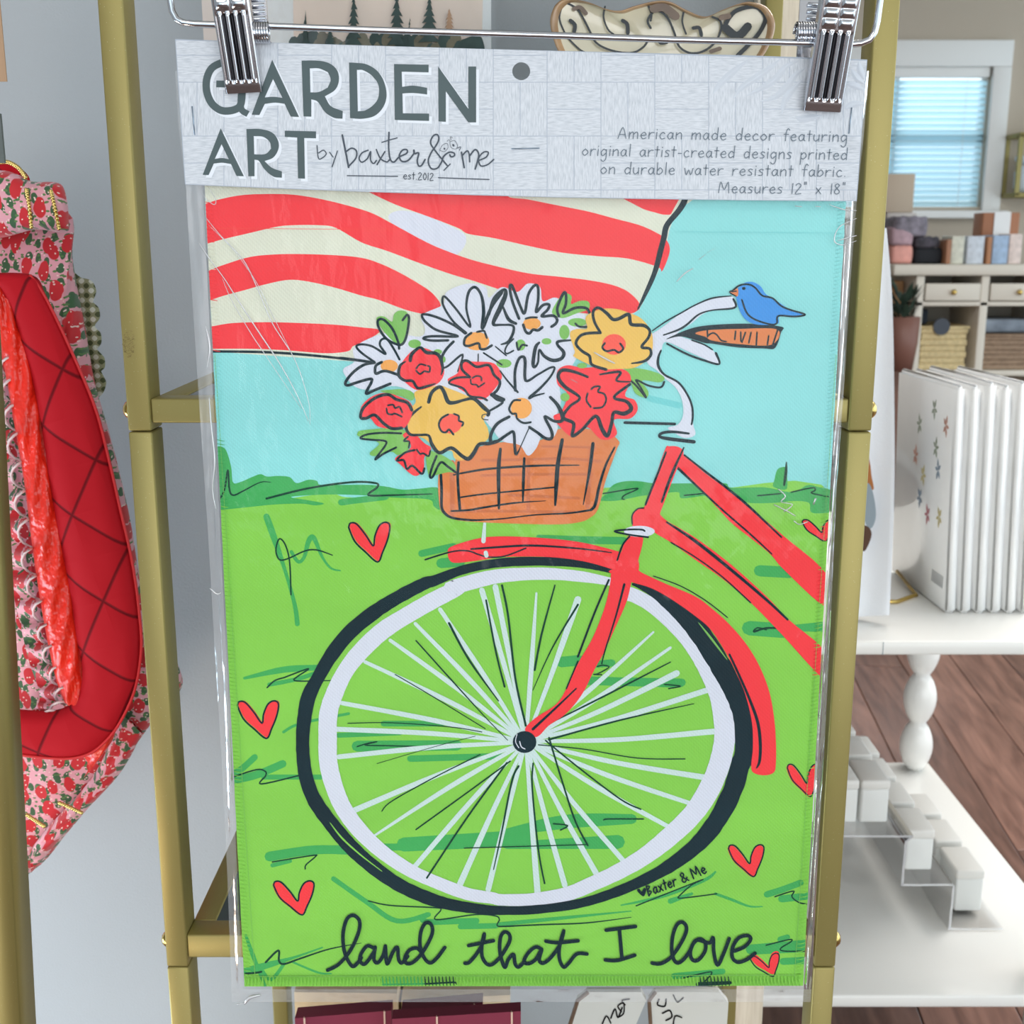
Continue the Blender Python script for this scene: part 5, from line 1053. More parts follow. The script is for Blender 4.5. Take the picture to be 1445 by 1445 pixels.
# maroon packets and lettered ceramics on the shelf below, only their tops in view
MAR = mat('maroon_paper', (132, 44, 66), .5); KRAFT = mat('cream_kraft', (232, 206, 164), .7, var=.12, vscale=60)
zs2 = zt-2*dz
def slab(nm, px0, py0, px1, py1, Y, dep, m, lab, cat, grp=None, band=None, hgt=None):
    t0, t1 = at(px0, py0, Y), at(px1, py1, Y); mb = MB(); zb = zs2+.001 if hgt is None else None
    ld = Vector((0, dep, 0))
    B0 = Vector((t0.x, Y, (t0.z-hgt) if hgt else zs2)); B1 = Vector((t1.x, Y, (t1.z-hgt) if hgt else zs2))
    mb.add([B0, B1, t1, t0, B0+ld, B1+ld, t1+ld, t0+ld], [(0,1,2,3),(4,7,6,5),(0,4,5,1),(1,5,6,2),(2,6,7,3),(3,7,4,0)], m)
    r_ = thing(nm, ((t0.x+t1.x)/2, Y, min(B0.z, B1.z)), lab, cat, grp)
    mb.build('body', r_)
    if band:
        m2 = MB()
        for q in band:
            xa = t0+(t1-t0)*q; m2.box((xa.x-.0006, Y-.0006, xa.z-.016), (xa.x+.0006, Y+.001, xa.z), mat('cream_band', (226, 190, 170), .6))
        m2.build('band', r_)
    return r_
slab('maroon_packet', 416, 1437, 552, 1426, .72, .012, MAR, 'maroon packet on the left, below the bottom of the flag', 'packet', None, (.1, .93), .1)
slab('maroon_packet', 566, 1426, 681, 1416, .735, .012, MAR, 'maroon packet right of the first, tilted upward to the right', 'packet', None, (.12, .9), .1)
slab('maroon_packet', 553, 1438, 735, 1427, .70, .01, MAR, 'widest maroon packet, nearest the camera below the flag', 'packet', None, (.35, .93), .1)
slab('kraft_packet', 415, 1400, 560, 1402, .80, .05, KRAFT, 'cream kraft packet standing behind the left maroon packet', 'packet')
slab('kraft_packet', 566, 1412, 720, 1404, .81, .04, KRAFT, 'cream kraft packet standing behind the right maroon packet', 'packet')
CW = mat('white_glaze', (228, 226, 218), .25, coat=.4)
def tag_ceramic(pts, lab, words):
    mb = MB(); Y = .76; n_ = len(pts); P = [at(x, y, Y) for x, y in pts]; Qs = [p+Vector((0, .006, 0)) for p in P]
    mb.add(P+Qs, [tuple(range(n_)), tuple(range(2*n_-1, n_-1, -1))]+[(i, n_+i, n_+(i+1) % n_, (i+1) % n_) for i in range(n_)], CW)
    r_ = thing('ceramic_plaque', ((P[0]+P[2])/2).xyz, lab, 'plaque'); mb.build('plate', r_)
    m2 = MB(); m2.tube([at(x, y, Y-.0005) for x, y in pts[:3]], .0015, BRN, 6); m2.build('edge', r_, 'brown glazed edge')
    pq = Print(r_, Y-.0004, None, .0001)
    for w_ in words: pq.stroke(w_[0], w_[1], BLK)
    pq.part('lettering', 'black handwritten lettering')
tag_ceramic([(795, 1475), (815, 1412), (830, 1400), (905, 1400), (912, 1412), (885, 1475)], 'white ceramic plaque with brown edge and black writing, left of the pair', [([(862, 1437), (868, 1424), (872, 1436), (878, 1422)], 2.2), ([(877, 1428), (872, 1420), (880, 1416), (880, 1430), (872, 1436)], 2), ([(882, 1418), (878, 1412), (888, 1410)], 2), ([(850, 1445), (856, 1434), (862, 1444)], 2)])
tag_ceramic([(920, 1475), (916, 1412), (925, 1400), (1015, 1400), (1028, 1415), (1024, 1475)], 'white ceramic plaque with brown edge and black writing, right of the pair', [([(930, 1410), (928, 1418), (938, 1420), (940, 1410)], 2.2), ([(935, 1430), (945, 1426), (948, 1435), (940, 1440)], 2.2), ([(950, 1404), (956, 1414), (964, 1408)], 2), ([(950, 1446), (953, 1434), (962, 1436)], 2)])
# paper tags at the very edge
mb = MB(); q = at(0, 115, .60); mb.box((q.x-.03, .60, q.z), (at(4.5, 60, .6).x, .601, q.z+.09), mat('tan_card', (176, 142, 112), .7)); tag(mb.build('hang_tag'), 'tan hang tag cut off by the top left edge', 'tag')
mb = MB(); q = at(0, 230, .60); mb.box((q.x-.03, .60, q.z), (at(3.5, 200, .6).x, .602, at(0, 160, .6).z), mat('grey_card', (92, 98, 96), .6)); tag(mb.build('hang_tag'), 'dark grey hang tag at the left edge below the tan one', 'tag')
# ================================================================== STRAWBERRY BAG ON THE LEFT
def berrymat():
    m = bpy.data.materials.new('strawberry_cotton'); nt, N, L, p = nodes(m)
    tc = N.new('ShaderNodeTexCoord')
    def spots(scale, sc, thr, seed, soft=.02):
        mp = N.new('ShaderNodeMapping'); mp.inputs['Scale'].default_value = sc; mp.inputs['Location'].default_value = (seed, seed*.7, seed*.3)
        n = N.new('ShaderNodeTexNoise'); n.inputs['Scale'].default_value = 70
        ad = N.new('ShaderNodeVectorMath'); ad.operation = 'MULTIPLY_ADD'; ad.inputs[1].default_value = (.006,)*3
        L.new(tc.outputs['Object'], n.inputs['Vector']); L.new(n.outputs['Color'], ad.inputs[0]); L.new(tc.outputs['Object'], ad.inputs[2])
        v = N.new('ShaderNodeTexVoronoi'); v.inputs['Scale'].default_value = scale; v.voronoi_dimensions = '2D'
        sx = N.new('ShaderNodeSeparateXYZ'); cx_ = N.new('ShaderNodeCombineXYZ')
        L.new(ad.outputs[0], mp.inputs[0]); L.new(mp.outputs[0], sx.inputs[0]); L.new(sx.outputs['X'], cx_.inputs['X']); L.new(sx.outputs['Z'], cx_.inputs['Y'])
        L.new(cx_.outputs[0], v.inputs['Vector'])
        r = N.new('ShaderNodeMapRange'); r.inputs['From Min'].default_value = thr; r.inputs['From Max'].default_value = thr+soft; r.inputs['To Min'].default_value = 1; r.inputs['To Max'].default_value = 0
        L.new(v.outputs['Distance'], r.inputs[0]); return r
    def mix(a, fac, c):
        x = N.new('ShaderNodeMix'); x.data_type = 'RGBA'; L.new(fac.outputs[0], x.inputs['Factor'])
        if isinstance(a, tuple): x.inputs['A'].default_value = (*lin(a), 1)
        else: L.new(a.outputs['Result'], x.inputs['A'])
        x.inputs['B'].default_value = (*lin(c), 1); return x
    x = mix((232, 164, 176), spots(120, (1.3, 1, .8), .30, 3), (60, 96, 62))
    x = mix(x, spots(170, (1, 1, 1.6), .18, 5), (90, 128, 70))
    x = mix(x, spots(78, (1.2, 1, .72), .34, 1), (206, 34, 44))
    x = mix(x, spots(210, (1, 1, 1), .10, 8), (244, 214, 206))
    L.new(x.outputs['Result'], p.inputs['Base Color']); p.inputs['Roughness'].default_value = .75; p.inputs['Sheen Weight'].default_value = .2
    return m
def quiltmat(name, rgb, line):
    m = bpy.data.materials.new(name); nt, N, L, p = nodes(m)
    tc = N.new('ShaderNodeTexCoord'); fs_ = []
    for ang_ in (1.0, -.46):
        mp = N.new('ShaderNodeMapping'); mp.inputs['Rotation'].default_value = (0, ang_, 0)
        w = N.new('ShaderNodeTexWave'); w.bands_direction = 'X'; w.inputs['Scale'].default_value = 7.8; w.inputs['Distortion'].default_value = .2
        L.new(tc.outputs['Object'], mp.inputs[0]); L.new(mp.outputs[0], w.inputs['Vector']); fs_.append(w)
    mx = N.new('ShaderNodeMath'); mx.operation = 'MINIMUM'; L.new(fs_[0].outputs['Fac'], mx.inputs[0]); L.new(fs_[1].outputs['Fac'], mx.inputs[1])
    r = N.new('ShaderNodeValToRGB'); r.color_ramp.elements[0].position = .0; r.color_ramp.elements[1].position = .012
    r.color_ramp.elements[0].color = (*lin(line), 1); r.color_ramp.elements[1].color = (*lin(rgb), 1)
    L.new(mx.outputs[0], r.inputs[0]); L.new(r.outputs[0], p.inputs['Base Color']); p.inputs['Roughness'].default_value = .8; p.inputs['Specular IOR Level'].default_value = .2
    pw_ = N.new('ShaderNodeMath'); pw_.operation = 'POWER'; pw_.inputs[1].default_value = .4; L.new(mx.outputs[0], pw_.inputs[0])
    n = N.new('ShaderNodeTexNoise'); n.inputs['Scale'].default_value = 45; L.new(tc.outputs['Object'], n.inputs['Vector'])
    ad = N.new('ShaderNodeMath'); ad.operation = 'MULTIPLY_ADD'; ad.inputs[1].default_value = .8; L.new(n.outputs['Fac'], ad.inputs[0]); L.new(pw_.outputs[0], ad.inputs[2])
    b = N.new('ShaderNodeBump'); b.inputs['Strength'].default_value = .5; b.inputs['Distance'].default_value = .003; L.new(ad.outputs[0], b.inputs['Height']); L.new(b.outputs[0], p.inputs['Normal'])
    return m
BERRY = berrymat(); QUILT = quiltmat('red_quilted_cotton', (184, 18, 32), (108, 6, 18))
SATIN = mat('orange_red_satin', (236, 44, 26), .32, bump=1.0, bscale=55, var=.12, vscale=50)
SATIN.node_tree.nodes['Bump'].inputs['Distance'].default_value = .006
GINGH = bpy.data.materials.new('green_gingham'); nt, N, L, p = nodes(GINGH)
tc = N.new('ShaderNodeTexCoord'); acc = None
for d in ('X', 'Z'):
    w = N.new('ShaderNodeTexWave'); w.bands_direction = d; w.inputs['Scale'].default_value = 48; L.new(tc.outputs['Object'], w.inputs['Vector'])
    if acc is None: acc = w.outputs['Fac']
    else:
        s = N.new('ShaderNodeMath'); s.operation = 'ADD'; L.new(acc, s.inputs[0]); L.new(w.outputs['Fac'], s.inputs[1]); acc = s.outputs[0]
r = N.new('ShaderNodeValToRGB'); r.color_ramp.interpolation = 'CONSTANT'; r.color_ramp.elements[0].color = (*lin((214, 214, 200)), 1)
r.color_ramp.elements[1].position = .3; r.color_ramp.elements[1].color = (*lin((150, 150, 116)), 1); e = r.color_ramp.elements.new(.68); e.color = (*lin((78, 84, 52)), 1)
hf = N.new('ShaderNodeMath'); hf.operation = 'MULTIPLY'; hf.inputs[1].default_value = .5; L.new(acc, hf.inputs[0]); L.new(hf.outputs[0], r.inputs[0]); L.new(r.outputs[0], p.inputs['Base Color']); p.inputs['Roughness'].default_value = .8
YS = .83
hb = thing('quilted_bag', at(90, 1230, YS), 'pink strawberry-print quilted bag with red quilted strap, hanging at left', 'bag')
def puff(nm, pts, c, Y, th, m, lab=None, parent=None, wr=0.0, n=5):
    P = smooth(pts, True, n); N_ = len(P); mb = MB(); vs = []; fs = []
    R = [1, .985, .95, .9, .82, .72, .6, .48, .36, .24, .12]
    for s in R:
        for i, (x, y) in enumerate(P):
            d = th*math.sqrt(max(0, 1-s**6))*(1+wr*math.sin(i*.9+s*9)*s)
            vs.append(at(c[0]+(x-c[0])*s, c[1]+(y-c[1])*s, Y-d))
    vs.append(at(c[0], c[1], Y-th))
    for r_ in range(len(R)-1):
        for i in range(N_): fs.append((r_*N_+i, r_*N_+(i+1) % N_, (r_+1)*N_+(i+1) % N_, (r_+1)*N_+i))
    for i in range(N_): fs.append(((len(R)-1)*N_+i, (len(R)-1)*N_+(i+1) % N_, len(vs)-1))
    o_ = len(vs)                                  # flat back
    vs += [at(x, y, Y+.002) for x, y in P]
    for i in range(N_): fs.append((i, o_+i, o_+(i+1) % N_, (i+1) % N_))
    fs.append(tuple(o_+i for i in range(N_)))
    mb.add(vs, fs, m, True); return mb.build(nm, parent or hb, lab)
def loft(nm, ea, eb, Y, th, m, lab=None, parent=None, n=8, nc=10, wr=0.0, curl=0.0):
    A, B = smooth(ea, False, n), smooth(eb, False, n); k_ = min(len(A), len(B)); mb = MB(); vs = []; fs = []
    for i in range(k_):
        for j in range(nc+1):
            t = j/nc; x = A[i][0]+(B[i][0]-A[i][0])*t; y = A[i][1]+(B[i][1]-A[i][1])*t
            d = th*(1-(2*t-1)**4)*(1+wr*math.sin(i*.7+j*1.3))+curl*math.sin(i*.55)
            vs.append(at(x, y, Y-d))
    for i in range(k_-1):
        for j in range(nc): q = i*(nc+1)+j; fs.append((q, q+1, q+nc+2, q+nc+1))
    o_ = len(vs)
    for i in range(k_):
        for e in (0, nc): vs.append(vs[i*(nc+1)+e]+Vector((0, .003, 0)))
    for i in range(k_-1):
        fs.append((i*(nc+1), (i+1)*(nc+1), o_+2*(i+1), o_+2*i)); fs.append((i*(nc+1)+nc, o_+2*i+1, o_+2*(i+1)+1, (i+1)*(nc+1)+nc)); fs.append((o_+2*i, o_+2*i+2, o_+2*i+3, o_+2*i+1))
    mb.add(vs, fs, m, True); return mb.build(nm, parent or hb, lab)
# gingham scalloped edge behind the body
sc = [(90, 390), (115, 392), (130, 397), (136, 412), (130, 424), (139, 434), (141, 448), (134, 460), (142, 470), (143, 484), (137, 494), (147, 504), (148, 518), (142, 526), (150, 540), (140, 560), (110, 560)]
puff('scalloped_trim', sc, (115, 470), YS+.012, .004, GINGH, 'green gingham scalloped trim')
body = puff('bag_body', [(-90, 240), (0, 300), (96, 300), (102, 360), (108, 400), (116, 440), (125, 490), (134, 540), (154, 610), (172, 680), (186, 745), (200, 830), (225, 890), (254, 945), (254, 975), (222, 1010), (196, 1045), (150, 1108), (95, 1175), (42, 1232), (-90, 1300), (-110, 800)], (40, 760), YS, .034, BERRY, 'pink strawberry print body', wr=.05)
puff('bag_flap', [(-60, 245), (0, 240), (25, 246), (45, 256), (82, 258), (93, 275), (97, 310), (92, 328), (50, 324), (0, 336), (-60, 340)], (20, 290), YS-.035, .02, BERRY, 'strawberry print top flap')
puff('flap_lining', [(-40, 232), (5, 229), (25, 234), (42, 252), (30, 262), (-40, 262)], (5, 246), YS-.03, .008, QUILT, 'dark red quilted lining')
GBEAD = mat('gold_bead', (226, 196, 120), .25, 1.0)
for pts in ([(0, 229), (12, 229), (26, 237), (36, 250)], [(37, 268), (41, 290), (44, 320)], [(72, 270), (77, 292), (83, 322)], [(38, 1150), (50, 1158), (62, 1166)], [(84, 1133), (100, 1140), (115, 1147)]):
    mb = MB(); P = smooth(pts, False, 6)
    for x, y in P:
        mb.sphere(at(x, y, YS-.057), .0014, GBEAD, u=8, v=6)
    mb.build('bead_trim', hb, 'gold bead string')
# skirt panel and piping
loft('hem_panel', [(165, 1000), (150, 1060), (120, 1110), (70, 1165), (42, 1200)], [(200, 1035), (170, 1090), (125, 1140), (80, 1190), (44, 1232)], YS-.03, .010, BERRY, 'strawberry print hem', wr=.3)
loft('satin_panel', [(112, 1060), (125, 1080), (118, 1098)], [(162, 1020), (158, 1045), (135, 1078)], YS-.05, .006, SATIN, 'orange red satin gusset')
# ruffle with a white edge
RW = mat('ruffle_edge', (230, 206, 206), .7)
cen = [(2, 500), (6, 560), (14, 640), (24, 720), (34, 800), (50, 870), (64, 930), (80, 985), (60, 1010)]
P = smooth(cen, False, 16); mb = MB(); vs = []; fs = []; edge = []
for i, (x, y) in enumerate(P):
    w_ = i*.78; amp = 11
    dx = amp*math.sin(w_); dY = .013*math.cos(w_)
    vs += [at(x-24, y, YS-.046), at(x-6+dx*.4, y+2, YS-.05+dY*.5), at(x+7+dx*.8, y+5*math.cos(w_), YS-.056+dY)]
    edge.append(vs[-1]+Vector((0, -.0004, 0)))
for i in range(len(P)-1):
    for j in range(2): q = i*3+j; fs.append((q, q+1, q+4, q+3))
mb.add(vs, fs, BERRY, True); mb.tube(edge, .0009, RW, 6); mb.build('ruffle', hb, 'gathered strawberry print ruffle with pale edge', recalc=False)
# straps
loft('strap_lining', [(-20, 395), (-5, 470), (10, 540), (22, 610), (34, 680), (44, 760), (54, 830), (66, 900), (78, 955), (90, 990)], [(8, 395), (30, 460), (52, 540), (62, 620), (76, 690), (92, 770), (104, 840), (112, 900), (118, 960), (114, 1010)], YS-.062, .008, SATIN, 'bright ruched satin side of the strap', wr=.25)
loft('quilted_strap', [(-30, 392), (0, 410), (22, 455), (44, 530), (58, 600), (70, 680), (84, 760), (98, 830), (108, 900), (116, 950), (108, 985), (85, 1002), (50, 1005), (0, 1000)], [(-30, 386), (42, 388), (64, 420), (98, 490), (134, 575), (154, 650), (170, 720), (186, 790), (196, 860), (199, 920), (186, 985), (150, 1045), (100, 1070), (0, 1062)], YS-.068, .007, QUILT, 'deep red quilted strap')
pp = smooth([(42, 388), (64, 420), (98, 490), (134, 575), (154, 650), (170, 720), (186, 790), (196, 860), (199, 920), (186, 985), (150, 1045), (100, 1070), (0, 1062)], False, 8)
mb = MB(); mb.tube([at(x, y, YS-.0695) for x, y in pp], .0011, mat('red_piping', (212, 34, 40), .5), 6); mb.build('strap_piping', hb, 'rounded red piping')
# ================================================================== TWO-TIER TABLE ON THE RIGHT
WHT = mat('white_lacquer', (240, 238, 233), .3, coat=.12, var=.02, vscale=3)
ZU = zat(905, 1.25); ZL = zat(1405, 1.25); TX0, TX1, TY0, TY1 = .245, .715, 1.25, 1.90
tb = thing('tiered_table', ((TX0+TX1)/2, (TY0+TY1)/2, 0), 'white two-tier display table with turned spool legs', 'table')
for z, t in ((ZU, .0165), (ZL, .0165)):
    mb = MB(); mb.box((TX0, TY0, z-t), (TX1, TY1, z), WHT, .003); mb.build('table_tier', tb, 'upper tier' if z > .5 else 'lower tier')
mb = MB(); mb.box((at(1246, 915, 1.249).x, TY0-.0006, ZU-.0155), (at(1247, 915, 1.249).x, TY0+.001, ZU-.001), mat('joint_line', (170, 178, 182), .6)); mb.build('joint', tb)  # thin grey joint strip on the front edge of the upper tier
def spool(x, y, z0, z1):
    H_l = z1-z0; n_ = max(2, round(H_l/.092)); prof = []
    for i in range(n_):
        for q in range(8):
            t = q/8; prof.append((.0125+.0145*math.sin(PI*t)**.8, H_l*(i+t)/n_))
    prof.append((.0125, H_l)); mb = MB(); mb.lathe(prof, (x, y, z0), WHT, 20); mb.build('leg', tb)
for x, y in ((.683, TY1-.005-.02), (.655, TY0+.035), (TX0+.03, TY0+.035), (TX0+.03, TY1-.03)):
    spool(x, y, 0, ZL-.0165); spool(x, y, ZL, ZU-.0165)
# clear-sleeved white packets filed upright
SLV = mat('sleeved_paper', (246, 246, 245), .3, coat=.5, var=.02, vscale=30); INS = mat('packet_insert', (226, 224, 214), .6)
PF = [mat('pressed_coral', (206, 150, 130), .7), mat('pressed_sage', (160, 170, 150), .7), mat('pressed_blue', (140, 158, 176), .7), mat('pressed_straw', (214, 200, 140), .7), mat('pressed_rose', (200, 120, 130), .7)]
bases = [(1331, 1340), (1352, 1357), (1374, 1376), (1400, 1402), (1424, 1426), (1445, 1447), (1466, 1466)]
desc = ['first white sleeved packet, facing left with pressed flower print', 'second white sleeved packet from the left', 'third white sleeved packet from the left, top tipped back', 'fourth white sleeved packet from the left', 'fifth white sleeved packet from the left', 'last white sleeved packet, cut by the right edge', 'hidden']
for i in range(6):
    th = .0135
    pb = on(1333, 867, ZU)+Vector((.0178*i, 0, 0)); pt_x = pb.x-.006
    yn = pb.y
    Hh = .272-.004*(i % 2)-(.004 if i == 0 else 0); lean = (pt_x-pb.x)
    far = Vector((-.006, .185, 0)); xw = Vector((th, 0, 0)); upv = Vector((lean, .012, Hh))
    P0 = Vector((pb.x, yn, ZU+.0005))
    r_ = thing('sleeved_packet', tuple(P0), desc[i], 'packet', 'white packets filed upright on the upper tier')
    mb = MB(); v8 = [P0, P0+xw, P0+xw+far, P0+far]; v8 += [p+upv+(Vector((0, .0, 0))) for p in v8]
    bm = bmesh.new(); bv = [bm.verts.new(p) for p in v8]
    for f in ((0,3,2,1),(4,5,6,7),(0,1,5,4),(1,2,6,5),(2,3,7,6),(3,0,4,7)): bm.faces.new([bv[q] for q in f])
    bmesh.ops.bevel(bm, geom=bm.edges[:], offset=.0035, segments=2, affect='EDGES'); mb.bm(bm, SLV, True); mb.build('body', r_)
    m2 = MB(); a_, b_ = P0+upv+Vector((0, .002, .0005)), P0+upv+far+Vector((0, -.002, .0005))
    m2.tube([a_+xw*.5, b_+xw*.5], .0016, CREASE, 6); m2.build('fold', r_, 'glossy folded top of the sleeve')
    if i == 0:
        f3 = MB(); rn = random.Random(5)
        for t, z, kx in ((.10, .22, 0), (.30, .235, 1), (.55, .21, 1), (.2, .165, 2), (.45, .15, 3), (.15, .11, 3), (.35, .105, 4), (.25, .19, 1), (.5, .12, 2), (.6, .17, 0)):
            c_ = P0+far*t+upv*(z/Hh)-Vector((.0007, 0, 0))
            for q in range(5):
                w_ = q*1.25+t*7; d1 = far.normalized(); d2 = upv.normalized()
                e_ = c_+(d1*math.cos(w_)+d2*math.sin(w_)*1.6)*.009; s_ = (d1*-math.sin(w_)+d2*math.cos(w_))*.0025
                f3.add([c_, (c_+e_)/2+s_, e_, (c_+e_)/2-s_], [(0, 1, 2, 3)], PF[kx])
        f3.build('flower_print', r_, 'faint pressed flowers', 'stuff')
        g3 = MB(); bc = mat('barcode_grey', (120, 124, 126), .6)
        for q in range(9):
            c_ = P0+far*(.06+.022*q)+Vector((-.0009, 0, .028)); g3.add([c_, c_+far*.011, c_+far*.011+Vector((0, 0, .016)), c_+Vector((0, 0, .016))], [(0, 1, 2, 3)], bc)
        g3.build('barcode', r_, 'grey barcode', 'stuff')
# towel on a gold wire stand
TOW = mat('white_linen', (232, 234, 238), .8, bump=.4, bscale=600)
tw = thing('tea_towel', (at(1240, 870, 1.30).x, 1.30, ZU), 'white folded tea towel with bird print, between gold post and packets', 'towel')
eA = [(1196, 318), (1190, 450), (1186, 600), (1184, 760), (1180, 872)]; eB = [(1251, 322), (1259, 420), (1262, 560), (1262, 700), (1255, 868)]
mb = MB(); A, B = smooth(eA, False, 8), smooth(eB, False, 8); vs = []; fs = []; nc = 12
for i in range(len(A)):
    for j in range(nc+1):
        t = j/nc; vs.append(at(A[i][0]+(B[i][0]-A[i][0])*t, A[i][1]+(B[i][1]-A[i][1])*t, 1.31-.008*math.sin(t*5+i*.08)+(.02 if t > .97 else 0)*0))
for i in range(len(A)-1):
    for j in range(nc): q = i*(nc+1)+j; fs.append((q, q+1, q+nc+2, q+nc+1))
o_ = len(vs); vs += [v+Vector((0, .012, 0)) for v in vs]; fs += [tuple(o_+q for q in f[::-1]) for f in fs]
for i in range(len(A)-1): fs.append((i*(nc+1)+nc, (i+1)*(nc+1)+nc, o_+(i+1)*(nc+1)+nc, o_+i*(nc+1)+nc)); fs.append((i*(nc+1), o_+i*(nc+1), o_+(i+1)*(nc+1), (i+1)*(nc+1)))
zmin = min(v.z for v in vs)
for v in vs:
    if v.z < ZU+.0006: v.z = ZU+.0006
mb.add(vs, fs, TOW, True); mb.build('cloth', tw)
pt = Print(tw, 1.2995, None, .0002)
pt.fill([(1216, 640), (1224, 640), (1228, 655), (1230, 672), (1233, 690), (1226, 688), (1218, 672)], mat('bird_rust', (168, 104, 52), .8))
pt.fill([(1218, 690), (1226, 682), (1233, 700), (1236, 728), (1230, 745), (1222, 740), (1216, 715)], mat('bird_slate', (140, 152, 160), .8))
pt.fill([(1214, 742), (1226, 744), (1230, 755), (1224, 772), (1218, 778), (1212, 765)], mat('bird_brown', (84, 56, 40), .8))
pt.part('bird_print', 'faded bird print')
gs = thing('wire_stand', tuple(on(1275, 848, ZU)), 'gold wire easel stand beside the white towel', 'stand')
mb = MB(); zz = ZU+.0025
q0, q1, q2 = on(1293, 840, zz), on(1266, 849, zz), at(1266, 806, on(1266, 840, zz).y+.08)
mb.tube([q1+Vector((-.03, 0, 0)), q1, q0+Vector((-.004, -.001, 0)), q0, q0+(q2-q0)*.1, q2], .0026, BRASS, 8); mb.build('wire', gs)
# acrylic riser with white boxes
ACR = film('clear_acrylic', .05, 1.6, .04, 4, .02)
ACE = film('acrylic_edge', .55, 3, .15, 4, .02)
rs = thing('acrylic_riser', (.45, 1.5, ZL), 'clear acrylic stepped riser on the lower tier', 'riser')
zL = ZL+.001; s1, s2 = .064, .132
prof = [(.636, zL+.001), (.572, zL+.001), (.566, zL+.008), (.566, zL+s1-.006), (.560, zL+s1), (.506, zL+s1), (.500, zL+s1+.007), (.500, zL+s2-.006), (.494, zL+s2), (.30, zL+s2)]
Pq = smooth(prof, False, 3); th = .0032
nrm = []
for i, q in enumerate(Pq):
    a, b = Pq[max(0, i-1)], Pq[min(len(Pq)-1, i+1)]; l = math.hypot(b[0]-a[0], b[1]-a[1]) or 1; nrm.append((-(b[1]-a[1])/l*-th, (b[0]-a[0])/l*-th))
RY0, RY1 = 1.385, 1.74
vs = []; fs = []
for y in (RY0, RY1):
    for q, nn in zip(Pq, nrm): vs.append((q[0], y, q[1])); 
    for q, nn in zip(Pq, nrm): vs.append((q[0]+nn[0]*.9, y, max(zL, q[1]+nn[1]*.9) if q[1] > zL+.01 else q[1]+.003))
n_ = len(Pq)
for i in range(n_-1):
    fs.append((i, i+1, 2*n_+i+1, 2*n_+i)); fs.append((n_+i, 3*n_+i, 3*n_+i+1, n_+i+1))
mb = MB(); mb.add(vs, fs, ACR, True)
ed = [(i, n_+i, n_+i+1, i+1) for i in range(n_-1)]+[(2*n_+i, 2*n_+i+1, 3*n_+i+1, 3*n_+i) for i in range(n_-1)]
mb.add(vs, ed, ACE); mb.build('bent_sheet', rs)
BOX = mat('white_gift_box', (226, 226, 222), .4, var=.02, vscale=20); LIDM = mat('box_lid', (226, 223, 217), .45)
zone = [('top', .372, .412, .452), ('mid', .507), ('low', .578)]
names = []
rowsY = [1.42, 1.50, 1.58, 1.66]; rn_ = ['front', 'second', 'third', 'rear']
def gbox(x, y, z, lab, hh=.058):
    r_ = thing('gift_box', (x+.0185, y+.03, z), lab, 'box', 'white boxes on the acrylic riser')
    mb = MB(); mb.box((x, y, z+.0004), (x+.036, y+.064, z+hh*.8), BOX, .003); mb.build('base', r_)
    mb = MB(); mb.box((x-.0008, y-.0008, z+hh*.78), (x+.0368, y+.0648, z+hh), LIDM, .003); mb.build('lid', r_)
cn = {.332: 'fourth', .372: 'third', .412: 'second', .452: 'rightmost'}
for xi in (.332, .372, .412, .452):
    for q, y in enumerate(rowsY): gbox(xi, y, zL+s2+.0018, 'white box on the top riser step, %s column, %s row' % (cn[xi], rn_[q]), .060)
for q, y in enumerate(rowsY): gbox(.515, y, zL+s1+.0018, 'white box on the middle riser step, %s row' % rn_[q], .058)
for q, y in enumerate(rowsY[:3]): gbox(.585, y, zL+.006, 'white box on the lowest riser step, %s row' % rn_[q], .060)
# ================================================================== CONSOLE AND THINGS AT THE FAR WINDOW
CR = mat('cream_furniture', (214, 206, 192), .5); CRD = mat('cream_furniture_shaded', (150, 144, 132), .6)  # second cream is the first darkened, painting shade inside the cubbies
YK = 5.5; ZK = zat(373, YK); zc0 = zat(390, YK)
kx = lambda x, y=400: at(x, y, YK).x
cs = thing('console', (kx(1400), YK+.2, 0), 'cream console with drawers and open cubbies under the far window', 'cabinet')
mb = MB(); mb.box((kx(1258), YK-.02, ZK-.05), (kx(1445)+.6, YK+.42, ZK), CR, .008); mb.build('worktop', cs)
zd = zat(432, YK); zb = zat(523, YK)
xs = [kx(1293), kx(1385), kx(1385)+.30, kx(1385)+.6]
for x in xs:
    mb = MB(); mb.box((x, YK, 0), (x+.038, YK+.38, ZK-.05), CR, .004); mb.build('upright', cs)
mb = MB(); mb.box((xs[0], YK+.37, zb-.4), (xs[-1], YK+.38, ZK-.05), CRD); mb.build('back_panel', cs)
mb = MB(); mb.box((xs[0], YK, zb-.025), (xs[-1], YK+.38, zb), CR, .003); mb.build('shelf', cs)
mb = MB(); mb.box((xs[0], YK, zd), (xs[-1], YK+.38, zd+.02), CR, .003); mb.build('shelf', cs)
for a, b in zip(xs, xs[1:]):
    mb = MB(); mb.box((a+.042, YK-.008, zd+.024), (b-.004, YK+.012, ZK-.085), CR, .004); dr = mb.build('drawer', cs)
    mb = MB(); mb.sphere(((a+b+.038)/2, YK-.022, (zd+ZK-.06)/2), .013, BRASS); mb.build('knob', dr, 'small brass knob')
